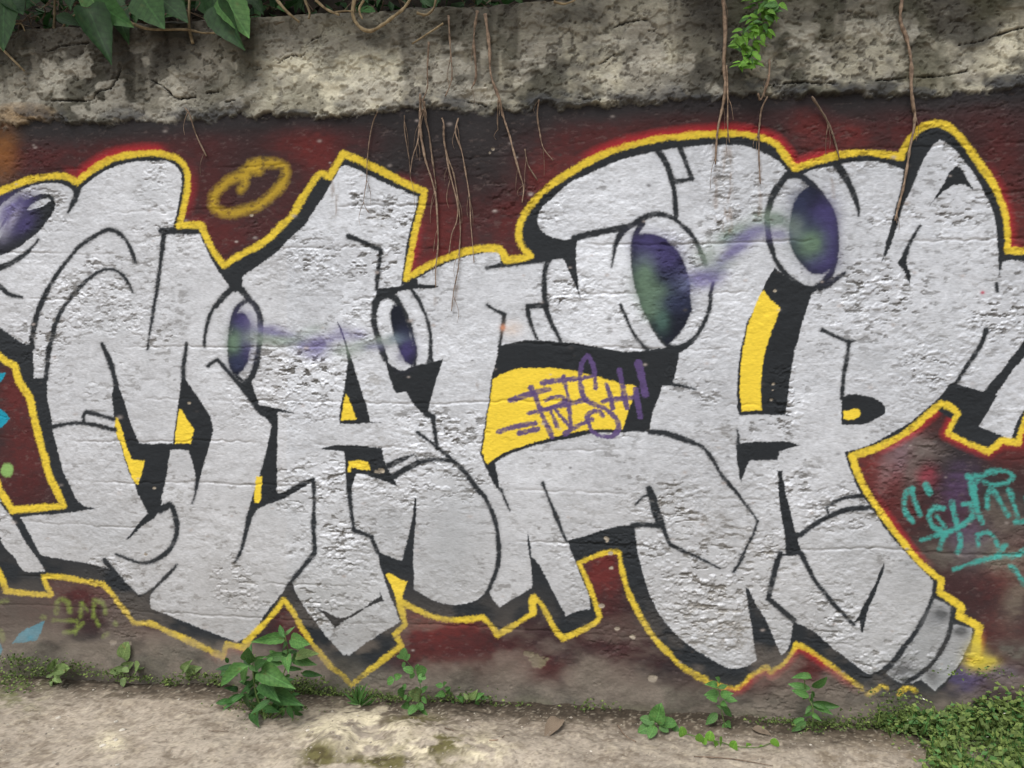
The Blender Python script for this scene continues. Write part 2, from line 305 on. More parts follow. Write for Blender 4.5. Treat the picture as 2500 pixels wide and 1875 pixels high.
BLACK_FILL = [
    # M: valley, diamond and the hook under it
    "B1 955,760 1000,775 1050,900 1100,1060 1172,1250! 1320,1256 1460,1256! 1470,1180 1490,1000 1510,860 1530,720 1552,690! 1620,790 1710,920 1780,1040 1800,1110! 1785,1200 1750,1330 "
    "1710,1470 1690,1540 1662,1600! 1640,1480 1610,1380 1596,1305! 1440,1310! 1420,1420 1400,1540 1385,1640 C1 1370,120 1360,205! 1345,235 1300,290 1220,350 1150,410 1090,470 1058,476! "
    "1110,420 1170,340 1250,255! 1220,200 1180,110 1130,0 B1 1080,1480 1040,1360 1000,1230 975,1100 955,960 945,850",
    # between M and A
    "B2 -60,760 -20,735 40,715! 70,800 115,925! 250,950 400,996! 270,988! 272,1150 262,1400 262,1600 C2 262,92! 370,60 530,-10! 500,28 350,112 200,172 120,212 40,258! 20,330 0,400 "
    "10,300 30,200 80,40 B2 110,1540 160,1360 190,1240 215,1105! 150,1020 60,930 -20,830",
    # A: counter and the gap under its bar
    "B2 775,230! 810,290 840,370 870,480 900,570 940,690 980,800 1020,930 1045,1040 1060,1070! 1150,1078! 1000,1086 790,1091! 800,970 830,780 850,640 860,540 840,430 800,310",
    "B2 640,1300! 720,1275 820,1268 1000,1275 1150,1290! 1165,1390 1190,1450 1280,1612! 1150,1567 1000,1517 930,1510! 905,1590 885,1680 860,1700! 850,1600 840,1450 830,1325! 740,1310",
    # between A and T
    "B2 1165,500! 1200,560 1250,605 1300,632 1345,630 1400,602! 1560,577! 1662,545! 1640,620 1600,740 1570,850 1535,970! 1530,990! 1590,1022! 1560,1042 1530,1030! 1460,970 1400,890 "
    "1350,816! 1270,832! 1240,780 1200,660",
    "A2 1105,1460 1200,1456 1310,1440 1380,1400 1445,1386! 1455,1426! 1642,1442! 1590,1465 1420,1470 1310,1490 1240,1522 1180,1532 1125,1590 1100,1680! 1080,1680! 1095,1550",
    # T / S counter with the yellow inside
    "B3 65,440 150,405 330,380 450,382 600,396 750,412 900,440 1050,470 1200,476 1330,470 1470,440 1520,430 1715,398! 1650,455 1590,490! 1560,620 1535,752! 1600,757 1710,792! "
    "1560,774 1440,766! 1410,860 1370,960 1340,1110 1335,1160! 1100,1158 900,1166 700,1202 500,1242 300,1292 150,1352 30,1417! 55,1540 75,1650 C3 90,75! 60,60 B3 20,1600 -30,1500 "
    "-102,1340! -75,1200 -40,980 -5,740 30,590 50,500",
    # between S and the last letter
    "A4 290,1240! 250,1300 200,1400 150,1520 80,1659 B4 60,280 25,420 5,560 0,700 -5,870! 15,932! 200,922 370,932 485,957! 375,918! 390,800 410,640 440,470 480,300 530,120 575,-10 "
    "A4 585,1436! 640,1390! 600,1400 520,1395 430,1350 340,1280",
    # last letter: eye-shaped counter, slot, ear, nick
    "B4 800,790! 860,766 940,766 1040,790 1110,830 1140,880 1120,930 1050,970 960,1000 870,1003 800,1002!",
    "B4 -5,1158 120,1130 280,1128 400,1136 487,1160! 400,1182 330,1207! 316,1276! 95,1279! 70,1340 30,1442! 10,1380 -6,1250",
    "C4 310,-100! 350,-100! 380,100 410,200 440,340 455,376! 505,376! 482,412 470,440 490,510 502,556! 340,562! 330,540! 375,540! 365,420 340,250 320,100",
    "A4 1480,772! 1540,680 1590,600 1630,520 1680,475 1710,470 1750,510 1790,580 1822,642! 1760,610 1700,605 1640,620 1570,670 1520,720",
    "A4 1300,1120! 1235,1210! 1290,1270 1310,1330 1332,1372! 1340,1300 1312,1220 1310,1130",
    "C4 1135,620! 1115,720 1080,810 1030,940 995,1020 970,1152! 950,1142! 945,1060! 890,1087! 930,1030 970,940 1020,860 1070,770 1100,690",
    # A: mouth line
    "C2 610,1055! 680,1090 780,1130 860,1125 960,1070 1060,1000 1130,960! 1128,900! 1150,950 1172,990! 1080,1020 960,1090 850,1150 755,1222! 700,1150",
    # far-left roll, dark inside
    "A1 -700,1350 -300,1200 -40,1000 40,880 140,780 240,710 350,668 430,685 465,745 430,850 330,980 200,1090 60,1170 -40,1205 -300,1300 -700,1420",
    # extra dark between the far-right legs
    "B4 1700,690 1640,680 1560,790 1500,860 1700,990 1850,1020 1920,920 2000,780",
]
YELLOW_FILL = [
    "B1 965,1040 1000,1050 1040,1180 1080,1310 1115,1392! 1217,1400! 1200,1490 1170,1602! 1130,1580 1080,1450 1020,1280 980,1140",
    "B1 1508,965! 1536,968! 1580,1050 1637,1140! 1610,1252! 1478,1252! 1490,1120",
    "C2 90,-60! 138,-60! 138,0 125,120 110,165 85,165 70,140",
    "B2 845,838! 865,860 900,950 940,1052! 805,1062! 825,930",
    "B2 865,1410 950,1395 1030,1405! 1057,1482! 980,1475 890,1455! 882,1492! 860,1490!",
    "B3 -80,1320! -60,1200 -30,980 10,722! 100,660 250,620 400,613 550,620 700,645 850,675 1000,715 1100,750 1222,770! 1190,870 1160,960 1130,1060 1108,1127! 900,1135 700,1160 450,1220 "
    "250,1280 100,1340 0,1400! -30,1427 -52,1410",
    "A4 210,1418! 240,1470 332,1555! B4 290,220 240,350 210,470 190,600 180,740 190,892! 110,890 35,902! 20,750 25,560 50,380 90,220 150,50 180,-20",
    "B4 815,895 920,880 950,915 920,950 850,965 820,955",
    "C2 1178,770! 1220,765 1290,810 1362,830! 1340,900 1315,980! 1320,1015 1280,1010 1240,900",
]
# black lines over the silver: (path, width at start, width at end) in tile pixels
KS = 3.456
BLACK_LINES = [
    ("B1 860,412 900,500 945,620 980,760", 26, 34), ("B1 1576,412 1565,500 1550,600 1550,700", 22, 30),
    ("A1 1385,985 1365,1150 1340,1350 1310,1550 1290,1659 B1 1300,120 1270,290 1245,460", 30, 14), ("A1 1365,978 1520,980 1680,980", 44, 40),
    ("A1 655,610 632,700 600,765 570,825", 44, 12),
    ("A1 1142,1245 1110,1150 1060,1055 990,992 920,970 840,1000 740,1060 650,1130 570,1230 480,1350 400,1480 350,1590 320,1659 B1 330,110 300,210 272,340 275,445", 24, 34),
    ("A1 1112,1495 1075,1410 1030,1350 970,1312 900,1302 820,1332 740,1392 650,1480 580,1570 510,1659 B1 530,120 480,210 440,350 410,490 400,600 393,710", 20, 32),
    ("A1 325,1055 230,1160 120,1240 0,1292 -250,1390", 16, 50), ("A1 -200,1330 0,1450 80,1515 185,1538", 50, 14),
    ("B1 440,1112 550,1090 680,1080 800,1095 970,1137", 28, 26), ("B1 715,1065 708,1020 730,988! 800,1000 880,1025 962,1048", 22, 28),
    ("C1 1350,225 1430,182! 1458,210 1480,300 1490,400 1470,480 1420,570 1340,632 1250,668 1180,668 1090,640 975,598", 44, 14),
    ("C1 878,645 960,745 1060,855 1162,957", 28, 30), ("C1 1495,685 1420,770 1330,860 1250,930 1185,962", 12, 34),
    ("C1 1665,-20 1645,100 1620,175", 28, 10), ("C1 2130,235 2100,300 2075,420 2050,520 2020,600 1975,675", 44, 10),
    # first eye ring
    ("A1 1955,1470 1880,1540 1820,1620 B1 1810,100 1760,200 1735,320 1725,440", 40, 14),
    ("A1 2040,1480 2100,1560 B1 2160,100 2192,180 2200,300 2188,420 2166,560 2128,680 2074,740", 40, 34),
    ("B1 2090,40 2020,90 1980,160 1950,270 1936,400 1940,530 1970,640 2010,700 2070,745", 34, 26),
    ("B1 1755,600 1800,565 1835,545! 1900,620 1960,690 2050,790 2120,890 2180,960 2220,1000", 26, 38),
    ("B2 360,1659 460,1600 570,1560! 575,1659 C2 575,200 575,400 582,585! 500,690 400,810 350,880", 26, 30),
    # A, second eye
    ("A2 868,1025 960,1060 1060,1110 1142,1142! 1125,1250 1110,1380 1105,1470", 34, 26),
    ("B2 1095,70 1082,150 1085,250 1110,340 1150,470 1180,540", 36, 36),
    ("B2 1090,70 1130,20 1190,0 1250,20 1290,70 1340,160 1380,260 1412,380 1428,480 1420,595", 44, 24),
    ("A2 1400,1475 1450,1560 B2 1440,5 1490,110 1530,210 1555,330 1560,450 1555,580", 20, 32),
    ("B2 1520,1000 1576,1025! 1590,1120 1612,1290", 34, 28), ("B2 1452,1162 1530,1220 1620,1290 1750,1400 1850,1500 1970,1659 C2 2000,90 2060,200 2110,340 2132,500 2135,620 2112,740 2080,830 2035,925", 24, 34),
    ("B2 1205,1442 1310,1390 1418,1345", 34, 20), ("B2 1430,1350 1448,1400", 12, 10), ("B2 1240,1535 1350,1470 1470,1410 1600,1390 1745,1402", 34, 26),
    ("C2 868,0 872,90 890,230 912,392! 1062,452! 1090,530 1112,585", 34, 24),
    # T / S
    ("B2 2038,85 2110,130 2182,166! 2165,290 2140,440", 24, 22), ("A3 480,1222 450,1320 445,1450 450,1560 465,1659 B3 480,180 520,270 560,340 582,392", 34, 26),
    ("B3 458,82 305,97! 312,170 340,270 385,372", 36, 22), ("A2 2035,1292 2140,1272 A3 200,1255 400,1228 490,1212", 26, 36),
    ("A3 700,1040 850,1005 980,975 1150,948 1260,882 1350,842 1430,838 1520,868 1585,915 1680,1000 1740,1100 1780,1190 1805,1260", 40, 24),
    ("A3 1120,955 1060,1070 1032,1180 1015,1285", 44, 12), ("A3 1405,305 1470,400 1500,480 1522,560 1540,640 1552,750 1558,865", 40, 32),
    ("A3 1595,285 1630,380 1660,460 1692,542! 1540,572", 34, 28),
    ("A3 1270,915 1222,1000 1202,1100 1196,1200 1215,1350 1240,1480 B3 1255,0 1290,110 1350,240 1420,360 1485,430", 40, 24),
    ("A3 1872,1415 1842,1530 B3 1850,0 1840,110 1810,200 1760,300 1700,380 1600,432 1500,436", 22, 30), ("B3 1088,82 1130,180 1180,290 1240,380 1315,465", 16, 26),
    ("B3 1335,1155 1450,1165 1560,1195 1680,1240 1780,1282 1860,1380 1930,1500 2000,1590 2060,1659 C3 2090,100 2150,190 2212,265 C4 80,170 157,290!", 36, 14),
    ("C4 157,290 120,400 60,520 0,640 C3 2130,620 2045,745", 14, 26), ("B3 1535,757 1600,766 1712,794", 26, 18), ("B3 2075,1135 2082,1200 2080,1280", 14, 24),
    ("C3 432,0 480,120 540,260 590,390 636,490", 22, 26), ("C3 1330,48 1360,130 1390,240 1425,335", 44, 60), ("C3 1435,340 1470,430 1502,512! 1640,580 1780,642 1930,718", 34, 16),
    ("C3 1330,90 1270,120 1220,175", 16, 8), ("C3 1190,354 1300,348 1405,360", 30, 38), ("C3 80,50 110,130 155,230", 24, 8), ("C3 2135,590 2090,600", 10, 8),
    # last letter
    ("A4 385,530 330,600 270,700 240,800 230,880 236,970 260,1080 300,1190 370,1290 450,1360 540,1398 620,1386 700,1310", 40, 30),
    ("A4 385,530 430,532 490,540 560,590 640,670 700,760 740,850 760,960 765,1080 750,1200 720,1290 670,1370", 44, 30),
    ("A4 640,1395 720,1360 780,1320 832,1282", 44, 14), ("A4 765,445 820,520 870,610 910,700 935,790 937,842", 52, 18), ("A4 1412,918 1360,1000 1320,1080 1298,1140", 14, 34),
    ("A4 2000,1368 2005,1422", 26, 22), ("B4 658,272 760,320 862,362! 910,352", 30, 10), ("B4 862,362 845,480 820,620 806,800", 28, 26), ("B4 1922,268 1870,400 1790,520 1680,690", 34, 26),
    ("C4 490,398 560,340 640,290 740,240 840,205 950,190 1045,190", 34, 30), ("C4 708,242 688,190! 740,150 820,115 900,100 995,95", 20, 32),
    ("C4 332,540 290,680 260,800 240,892! 300,940 370,1000 432,1052", 34, 34), ("C4 492,540 540,640 600,750 680,850 760,950 830,1020 897,1087", 36, 26),
    ("C4 1525,755 1512,860 1480,960 1430,1060 1370,1160 1300,1250 1200,1380 1110,1460 1040,1492", 26, 40), ("C4 1668,972 1655,1070 1630,1170 1580,1280 1520,1370 1450,1440 1380,1490 1295,1535", 34, 26),
]
SILVER_PATCH = ["A1 225,792 300,738 400,708! 424,724 345,772 250,802", "A1 -40,1010 20,950 60,900 20,1010 -40,1090"]
PUPIL = [
    ("B1 1960,250 1990,170 2040,140 2080,170 2110,260 2120,380 2100,520 2060,620 2000,682 1960,640 1940,520 1936,400", 'dark purple eye at the left of the lettering'),
    ("B2 1240,90 1270,85 1310,100 1350,200 1385,310 1415,430 1420,560 1400,597 1350,570 1310,500 1280,430 1250,350 1225,250 1215,160", 'narrow dark purple eye of the second letter'),
    ("A3 1225,1005 1320,1000 1420,1020 1500,1070 1580,1160 1640,1280 1670,1400 1680,1520 1690,1659 B3 1680,150 1640,250 1580,340 1490,427! 1420,350 1350,240 1290,110 1250,-20 A3 1232,1480 1202,1300 1194,1150 1208,1040", 'large purple and green eye in the middle'),
    ("A4 555,620 500,650 450,720 415,820 400,930 405,1040 440,1140 500,1220 560,1280 620,1296 680,1280 740,1220 760,1120 765,1000 750,880 700,760 640,670 590,630", 'purple and green eye at the right'),
]
# sprayed clouds: (tile x,y, radius x, radius y, angle, colour, strength)
PU = lin(62, 57, 97); PU2 = lin(102, 95, 140); GR = lin(92, 114, 96); GG = lin(128, 142, 130); BL = lin(48, 53, 78)
SPRAY = [
    ("B1 2035,235", 65, 90, 0, PU, .95), ("B1 2020,400", 120, 75, 0, GR, .0), ("B1 1985,395", 62, 85, 0, GR, 1.0), ("B1 2080,470", 55, 90, 0, PU, .55), ("B1 2000,570", 60, 60, 0, BL, .8), ("B1 2120,300", 45, 130, 0, lin(170, 165, 200), .25),
    ("B2 20,330", 60, 130, 0, PU, .55), ("B2 100,350", 110, 60, 0, GG, .6), ("B2 210,300", 110, 40, 0.1, PU2, .7), ("B2 330,340", 120, 30, 0.1, PU2, .5), ("B2 260,390", 130, 40, 0.1, GG, .75), ("B2 430,390", 90, 34, 0, GG, .6), ("B2 540,310", 110, 40, -.3, GG, .45),
    ("B2 540,430", 130, 45, 0, PU2, .6), ("B2 600,430", 90, 70, 0, PU2, .6), ("B2 570,510", 80, 34, 0, PU2, .45), ("B2 700,370", 100, 40, -.3, PU2, .5), ("B2 800,320", 70, 60, 0, PU2, .4), ("B2 930,340", 80, 45, 0, PU2, .55), ("B2 850,470", 110, 50, 0, GG, .5),
    ("B2 1000,420", 90, 40, -.2, GG, .6), ("B2 1100,430", 90, 34, -.1, PU2, .55), ("B2 1200,390", 110, 40, -.1, GG, .55), ("B2 1290,370", 70, 36, 0, lin(110, 125, 140), .7), ("B2 1360,470", 60, 90, .3, PU, .9), ("B2 1330,330", 50, 60, 0, BL, .5),
    ("A3 1330,1100", 130, 90, .3, PU, .95), ("A3 1470,1200", 130, 130, .5, PU, .8), ("A3 1300,1250", 70, 70, 0, lin(90, 90, 120), .6), ("A3 1290,1380", 75, 130, 0, GR, .9), ("A3 1380,1500", 120, 60, 0, GR, .75), ("A3 1560,1420", 110, 110, 0, BL, .55), ("A3 1320,1600", 60, 90, 0, GR, .8),
    ("B3 1390,60", 70, 110, .2, GR, .75), ("B3 1560,60", 130, 80, 0, BL, .7), ("B3 1440,220", 50, 80, 0, lin(80, 110, 100), .5), ("A3 1700,1400", 100, 70, 0, PU2, .5), ("A3 1640,1420", 70, 50, 0, lin(90, 100, 125), .6),
    ("A3 1780,1380", 80, 60, 0, PU2, .75), ("A3 1860,1350", 80, 70, 0, PU2, .8), ("A3 1930,1330", 60, 60, 0, PU2, .4), ("A3 1820,1210", 90, 90, -.6, GG, .6), ("A3 1960,1240", 100, 60, -.7, GG, .5), ("A3 2010,1040", 100, 60, -.3, GR, .75), ("A3 2080,1130", 130, 45, -.55, PU2, .7),
    ("A3 2150,980", 110, 60, -.4, GG, .5), ("A3 1990,1200", 110, 40, -.7, PU2, .5), ("A4 20,1020", 100, 45, -.4, PU2, .6), ("A4 130,960", 100, 45, -.3, PU2, .7), ("A4 300,880", 90, 60, 0, GR, .75), ("A4 180,850", 90, 50, -.3, GG, .4), ("A4 320,990", 100, 40, 0, PU2, .6), ("A4 0,940", 80, 40, -.4, GG, .5),
    ("A4 480,740", 80, 120, .3, BL, .7), ("A4 660,850", 90, 120, .4, PU, .8), ("A4 700,1000", 70, 200, 0, PU, .95), ("A4 640,1190", 110, 80, 0, PU, .85), ("A4 470,1000", 80, 90, 0, lin(80, 95, 100), .7), ("A4 570,1060", 85, 95, .2, GR, .95), ("A4 500,900", 90, 60, 0, BL, .6), ("A4 440,930", 60, 70, 0, GG, .4),
    ("A1 120,780", 130, 60, -.6, PU2, .85), ("A1 190,740", 110, 45, -.6, PU, .8), ("A1 60,900", 80, 140, .5, PU2, .6), ("A1 200,920", 100, 60, -.7, lin(66, 60, 100), .8), ("A1 20,700", 110, 40, -.3, lin(60, 55, 88), .6), ("A1 110,880", 30, 90, .5, lin(150, 148, 165), .6), ("A1 20,1000", 50, 60, .5, lin(140, 140, 150), .5),
    # soft smudges on the two finger strips bottom right
    ("C4 1565,1015", 62, 50, .2, lin(60, 62, 64), .8), ("C4 1500,1060", 50, 60, .6, lin(130, 132, 134), .6), ("C4 1725,1140", 55, 40, .2, lin(62, 64, 66), .75), ("C4 1275,1440", 75, 55, -.3, lin(58, 58, 58), .7), ("C4 1500,1480", 45, 60, -.5, lin(66, 64, 62), .6),
]
# loose tags: colour, soft edge, strength, [(path, width px)]
TAGS = {
    'ring_tag': (lin(172, 144, 46), 16, .90, [("A1 2190,402 2060,500 1930,560 1830,650 1798,740 1830,800 1920,832 2050,812 2180,762 A2 220,680 300,590 340,500 322,435 250,412 130,410 40,450 -20,490", 22), ("A1 2060,510 2070,580 2030,635", 17), ("A1 2130,420 2180,470", 24)]),
    'purple_tag': (lin(84, 68, 110), 2.5, .96, [
        ("B3 155,892 350,828 490,797", 13.4), ("B3 335,785 380,880 430,1020 480,1130 512,1200", 13.4), ("B3 430,740 600,717 740,705 855,688", 12.3), ("B3 605,692 630,790 650,900 660,1020 670,1130", 11.2),
        ("B3 455,890 530,860 605,860 622,890 570,922 462,962", 11.2), ("B3 320,1000 480,960 640,922 800,882", 12.3), ("B3 490,960 540,1080 555,1108", 11.2), ("B3 540,970 600,1040 662,1110", 10.1), ("B3 620,1170 720,1112 850,1052", 12.3),
        ("B3 880,780 872,680 850,580 810,512 770,560 750,660 752,770 785,872 860,920 960,962 1030,1020 1072,1100 1050,1170 990,1197 900,1182 840,1140 820,1080 812,1020 860,982 912,985 940,1020", 11.8),
        ("B3 970,750 1000,850 1022,960", 11.2), ("B3 1080,640 1100,750 1120,850 1142,950", 13.4), ("B3 940,900 1050,880 1182,870", 10.1), ("B3 1240,580 1270,700 1297,840", 17.9), ("B3 1215,800 1235,920 1257,1030", 13.4), ("B3 62,1155 200,1110 372,1080", 12.3), ("B3 232,1170 390,1132", 12.3)]),
    'teal_tag': (lin(64, 146, 138), 6, .88, [
        ("B4 1880,1400 1940,1362 2020,1355 2100,1375 2125,1410 2080,1445 1980,1462 1900,1440", 11), ("B4 1850,1440 1920,1390 2000,1372", 10), ("B4 1780,1400 1870,1395", 16), ("B4 1800,1410 1825,1540 1850,1640", 18),
        ("C4 1350,45 1305,70 1290,150 1302,230 1352,295", 13), ("C4 1345,60 1380,170 1412,240", 11), ("C4 1455,15 1490,75", 16), ("C4 1590,200 1520,185 1482,250 1510,335 1570,360", 12), ("C4 1540,250 1600,330", 10), ("C4 1660,150 1672,230 1705,335", 14),
        ("C4 1745,160 1800,160 1810,260 1730,325", 14), ("C4 1830,20 1830,130 1860,230 1890,300", 14), ("C4 1930,185 1930,95 1962,48 1990,80 2040,160 2092,250", 13), ("C4 2100,60 2130,150 2160,250 2150,300 2240,290", 12), ("C4 1420,440 1560,392 1700,350", 12),
        ("C4 1560,505 1590,420 1640,380", 12), ("C4 1700,530 1722,470 1715,390", 13), ("C4 1860,480 1850,400 1930,378 1985,420 2012,500", 11), ("C4 2065,480 2000,560", 14), ("C4 1670,665 1850,605 2060,560 2260,540", 12), ("C4 2120,570 2240,500", 12), ("C4 2110,640 2160,690 2215,780", 12), ("C4 2230,120 2260,240", 12)]),
    'green_tag': (lin(112, 128, 58), 7, .75, [
        ("C1 478,1095 485,1005 530,975 575,1005 590,1080", 11), ("C1 680,1130 690,1010", 10), ("C1 690,1010 740,1080", 7), ("C1 785,1120 795,990 870,1010 890,1090", 10), ("C1 800,1130 830,1200", 8), ("C1 450,1155 540,1160 640,1158", 9), ("C1 540,1255 640,1240 700,1180", 10), ("C1 640,1270 650,1180", 7), ("C1 880,1290 910,1270", 11), ("C1 -20,1010 60,990", 10), ("C1 0,1250 30,1320", 13), ("C1 365,1130 375,1132", 11), ("C1 970,1180 985,1190", 10)]),
}
TEAL_LEAF = ["C1 108,1347! 190,1250 280,1200 372,1165! 350,1260 320,1325! 220,1335", "B1 -120,720 -30,665 62,654! 30,710 -40,765", "B1 -130,1000 -30,962 20,970 82,1045! 30,1100 -60,1170", "C1 -120,1340 0,1345 38,1390 10,1460 -120,1480"]
# red spray patches of the background: (F x,y, rx, ry, strength, bright)
RED = [(60, 340, 110, 45, .8, 0), (260, 335, 130, 40, .75, 0), (420, 300, 90, 40, .5, 0), (640, 300, 60, 50, .7, .5), (690, 330, 40, 60, .8, .5), (450, 400, 50, 90, .6, 0), (470, 520, 60, 60, .8, .1), (640, 440, 70, 60, .6, 0), (560, 500, 110, 50, .6, 0),
       (760, 290, 70, 50, .6, 0), (960, 520, 60, 110, .95, .25), (930, 430, 40, 60, .7, 0), (1050, 470, 60, 60, .4, 0), (1200, 380, 80, 60, .85, .35), (1120, 480, 60, 60, .9, .1), (1080, 560, 60, 40, .8, .2), (1300, 300, 130, 40, .7, .1), (1420, 255, 90, 30, .6, 0), (1560, 262, 80, 24, .55, 0),
       (1745, 265, 40, 60, .75, .45), (1830, 300, 60, 40, .85, .4), (1960, 300, 70, 50, .75, .1), (2160, 330, 50, 60, .6, .1), (2180, 470, 50, 90, .8, .4), (2130, 250, 60, 40, .4, 0), (1700, 230, 50, 30, .4, 0),
       (40, 850, 60, 60, .9, .2), (60, 970, 60, 90, .8, .15), (30, 1050, 60, 50, .6, 0), (1900, 1020, 70, 60, .9, .5), (1960, 930, 60, 70, .8, .2), (2190, 960, 60, 50, .9, .2), (1930, 1110, 60, 60, .8, .1), (2060, 1110, 70, 60, .4, 0), (2180, 1230, 70, 70, .75, .3), (2150, 1380, 80, 70, .7, .25), (2060, 1270, 60, 50, .4, 0),
       (1300, 1230, 50, 70, 1.0, .3), (1310, 1360, 70, 60, .5, 0), (960, 1345, 110, 40, 1.0, .55), (930, 1400, 80, 50, .8, .3), (1060, 1430, 110, 50, .6, .2), (1180, 1450, 90, 40, .6, .2), (640, 1350, 60, 50, .8, .2), (690, 1430, 60, 40, .5, .1), (1740, 1440, 70, 45, .8, .35), (1630, 1470, 60, 24, .5, .3), (200, 1270, 130, 40, .7, .25), (150, 1330, 120, 50, .45, 0), (330, 1360, 60, 30, .4, .2), (1400, 1400, 90, 60, .4, 0), (1540, 1450, 60, 40, .4, .1)]
LETTER_BOUND = [  # dividing lines between the letters (full-picture coordinates)
    "F -900,-300 -900,2000",
    "F 430,-300 500,600 530,640 560,690 560,790 590,900 560,1060 552,1110 680,1045 682,1200 600,1320 500,2000",
    "F 930,-300 880,600 812,640 815,720 850,800 900,880 936,900 945,965 1010,1000 1080,1130 1070,1240 1030,1330 1000,2000",
    "F 1690,-300 1700,380 1658,480 1600,640 1590,900 1600,1000 1602,1080 1640,1130 1600,1270 1640,2000",
    "F 2140,-300 2135,640 1905,850 1915,900 1960,1000 2400,1500 2400,2000"]
LETTER_LABEL = ['first silver letter with three legs and a curled roll', 'second silver letter with a pointed top and rounded foot', 'third silver letter with a long bent neck and open yellow mouth',
                'fourth silver letter with a pointed ear', 'piece of a silver letter cut off by the right edge']
CRACKS = ["T1 350,655 500,655 600,650 650,600 730,570 770,500 795,440", "T1 980,520 1070,570 1130,630 1250,628", "T1 1330,600 1410,595", "T1 1460,660 1520,655", "T1 1800,420 1890,370 1950,370 2000,335", "T1 2010,270 2090,240",
          "T1 330,345 430,310 600,292", "T2 1590,435 1700,420 1790,360", "T2 1790,190 1860,155 2010,135", "T2 2010,210 2060,195", "T3 1790,295 1930,270 2060,220 2212,180", "T3 560,560 740,540 980,550", "T3 1250,530 1500,505 1700,490 1840,460", "T1 1640,460 1740,440", "T2 830,655 930,670 970,690", "T2 1560,640 1700,655"]

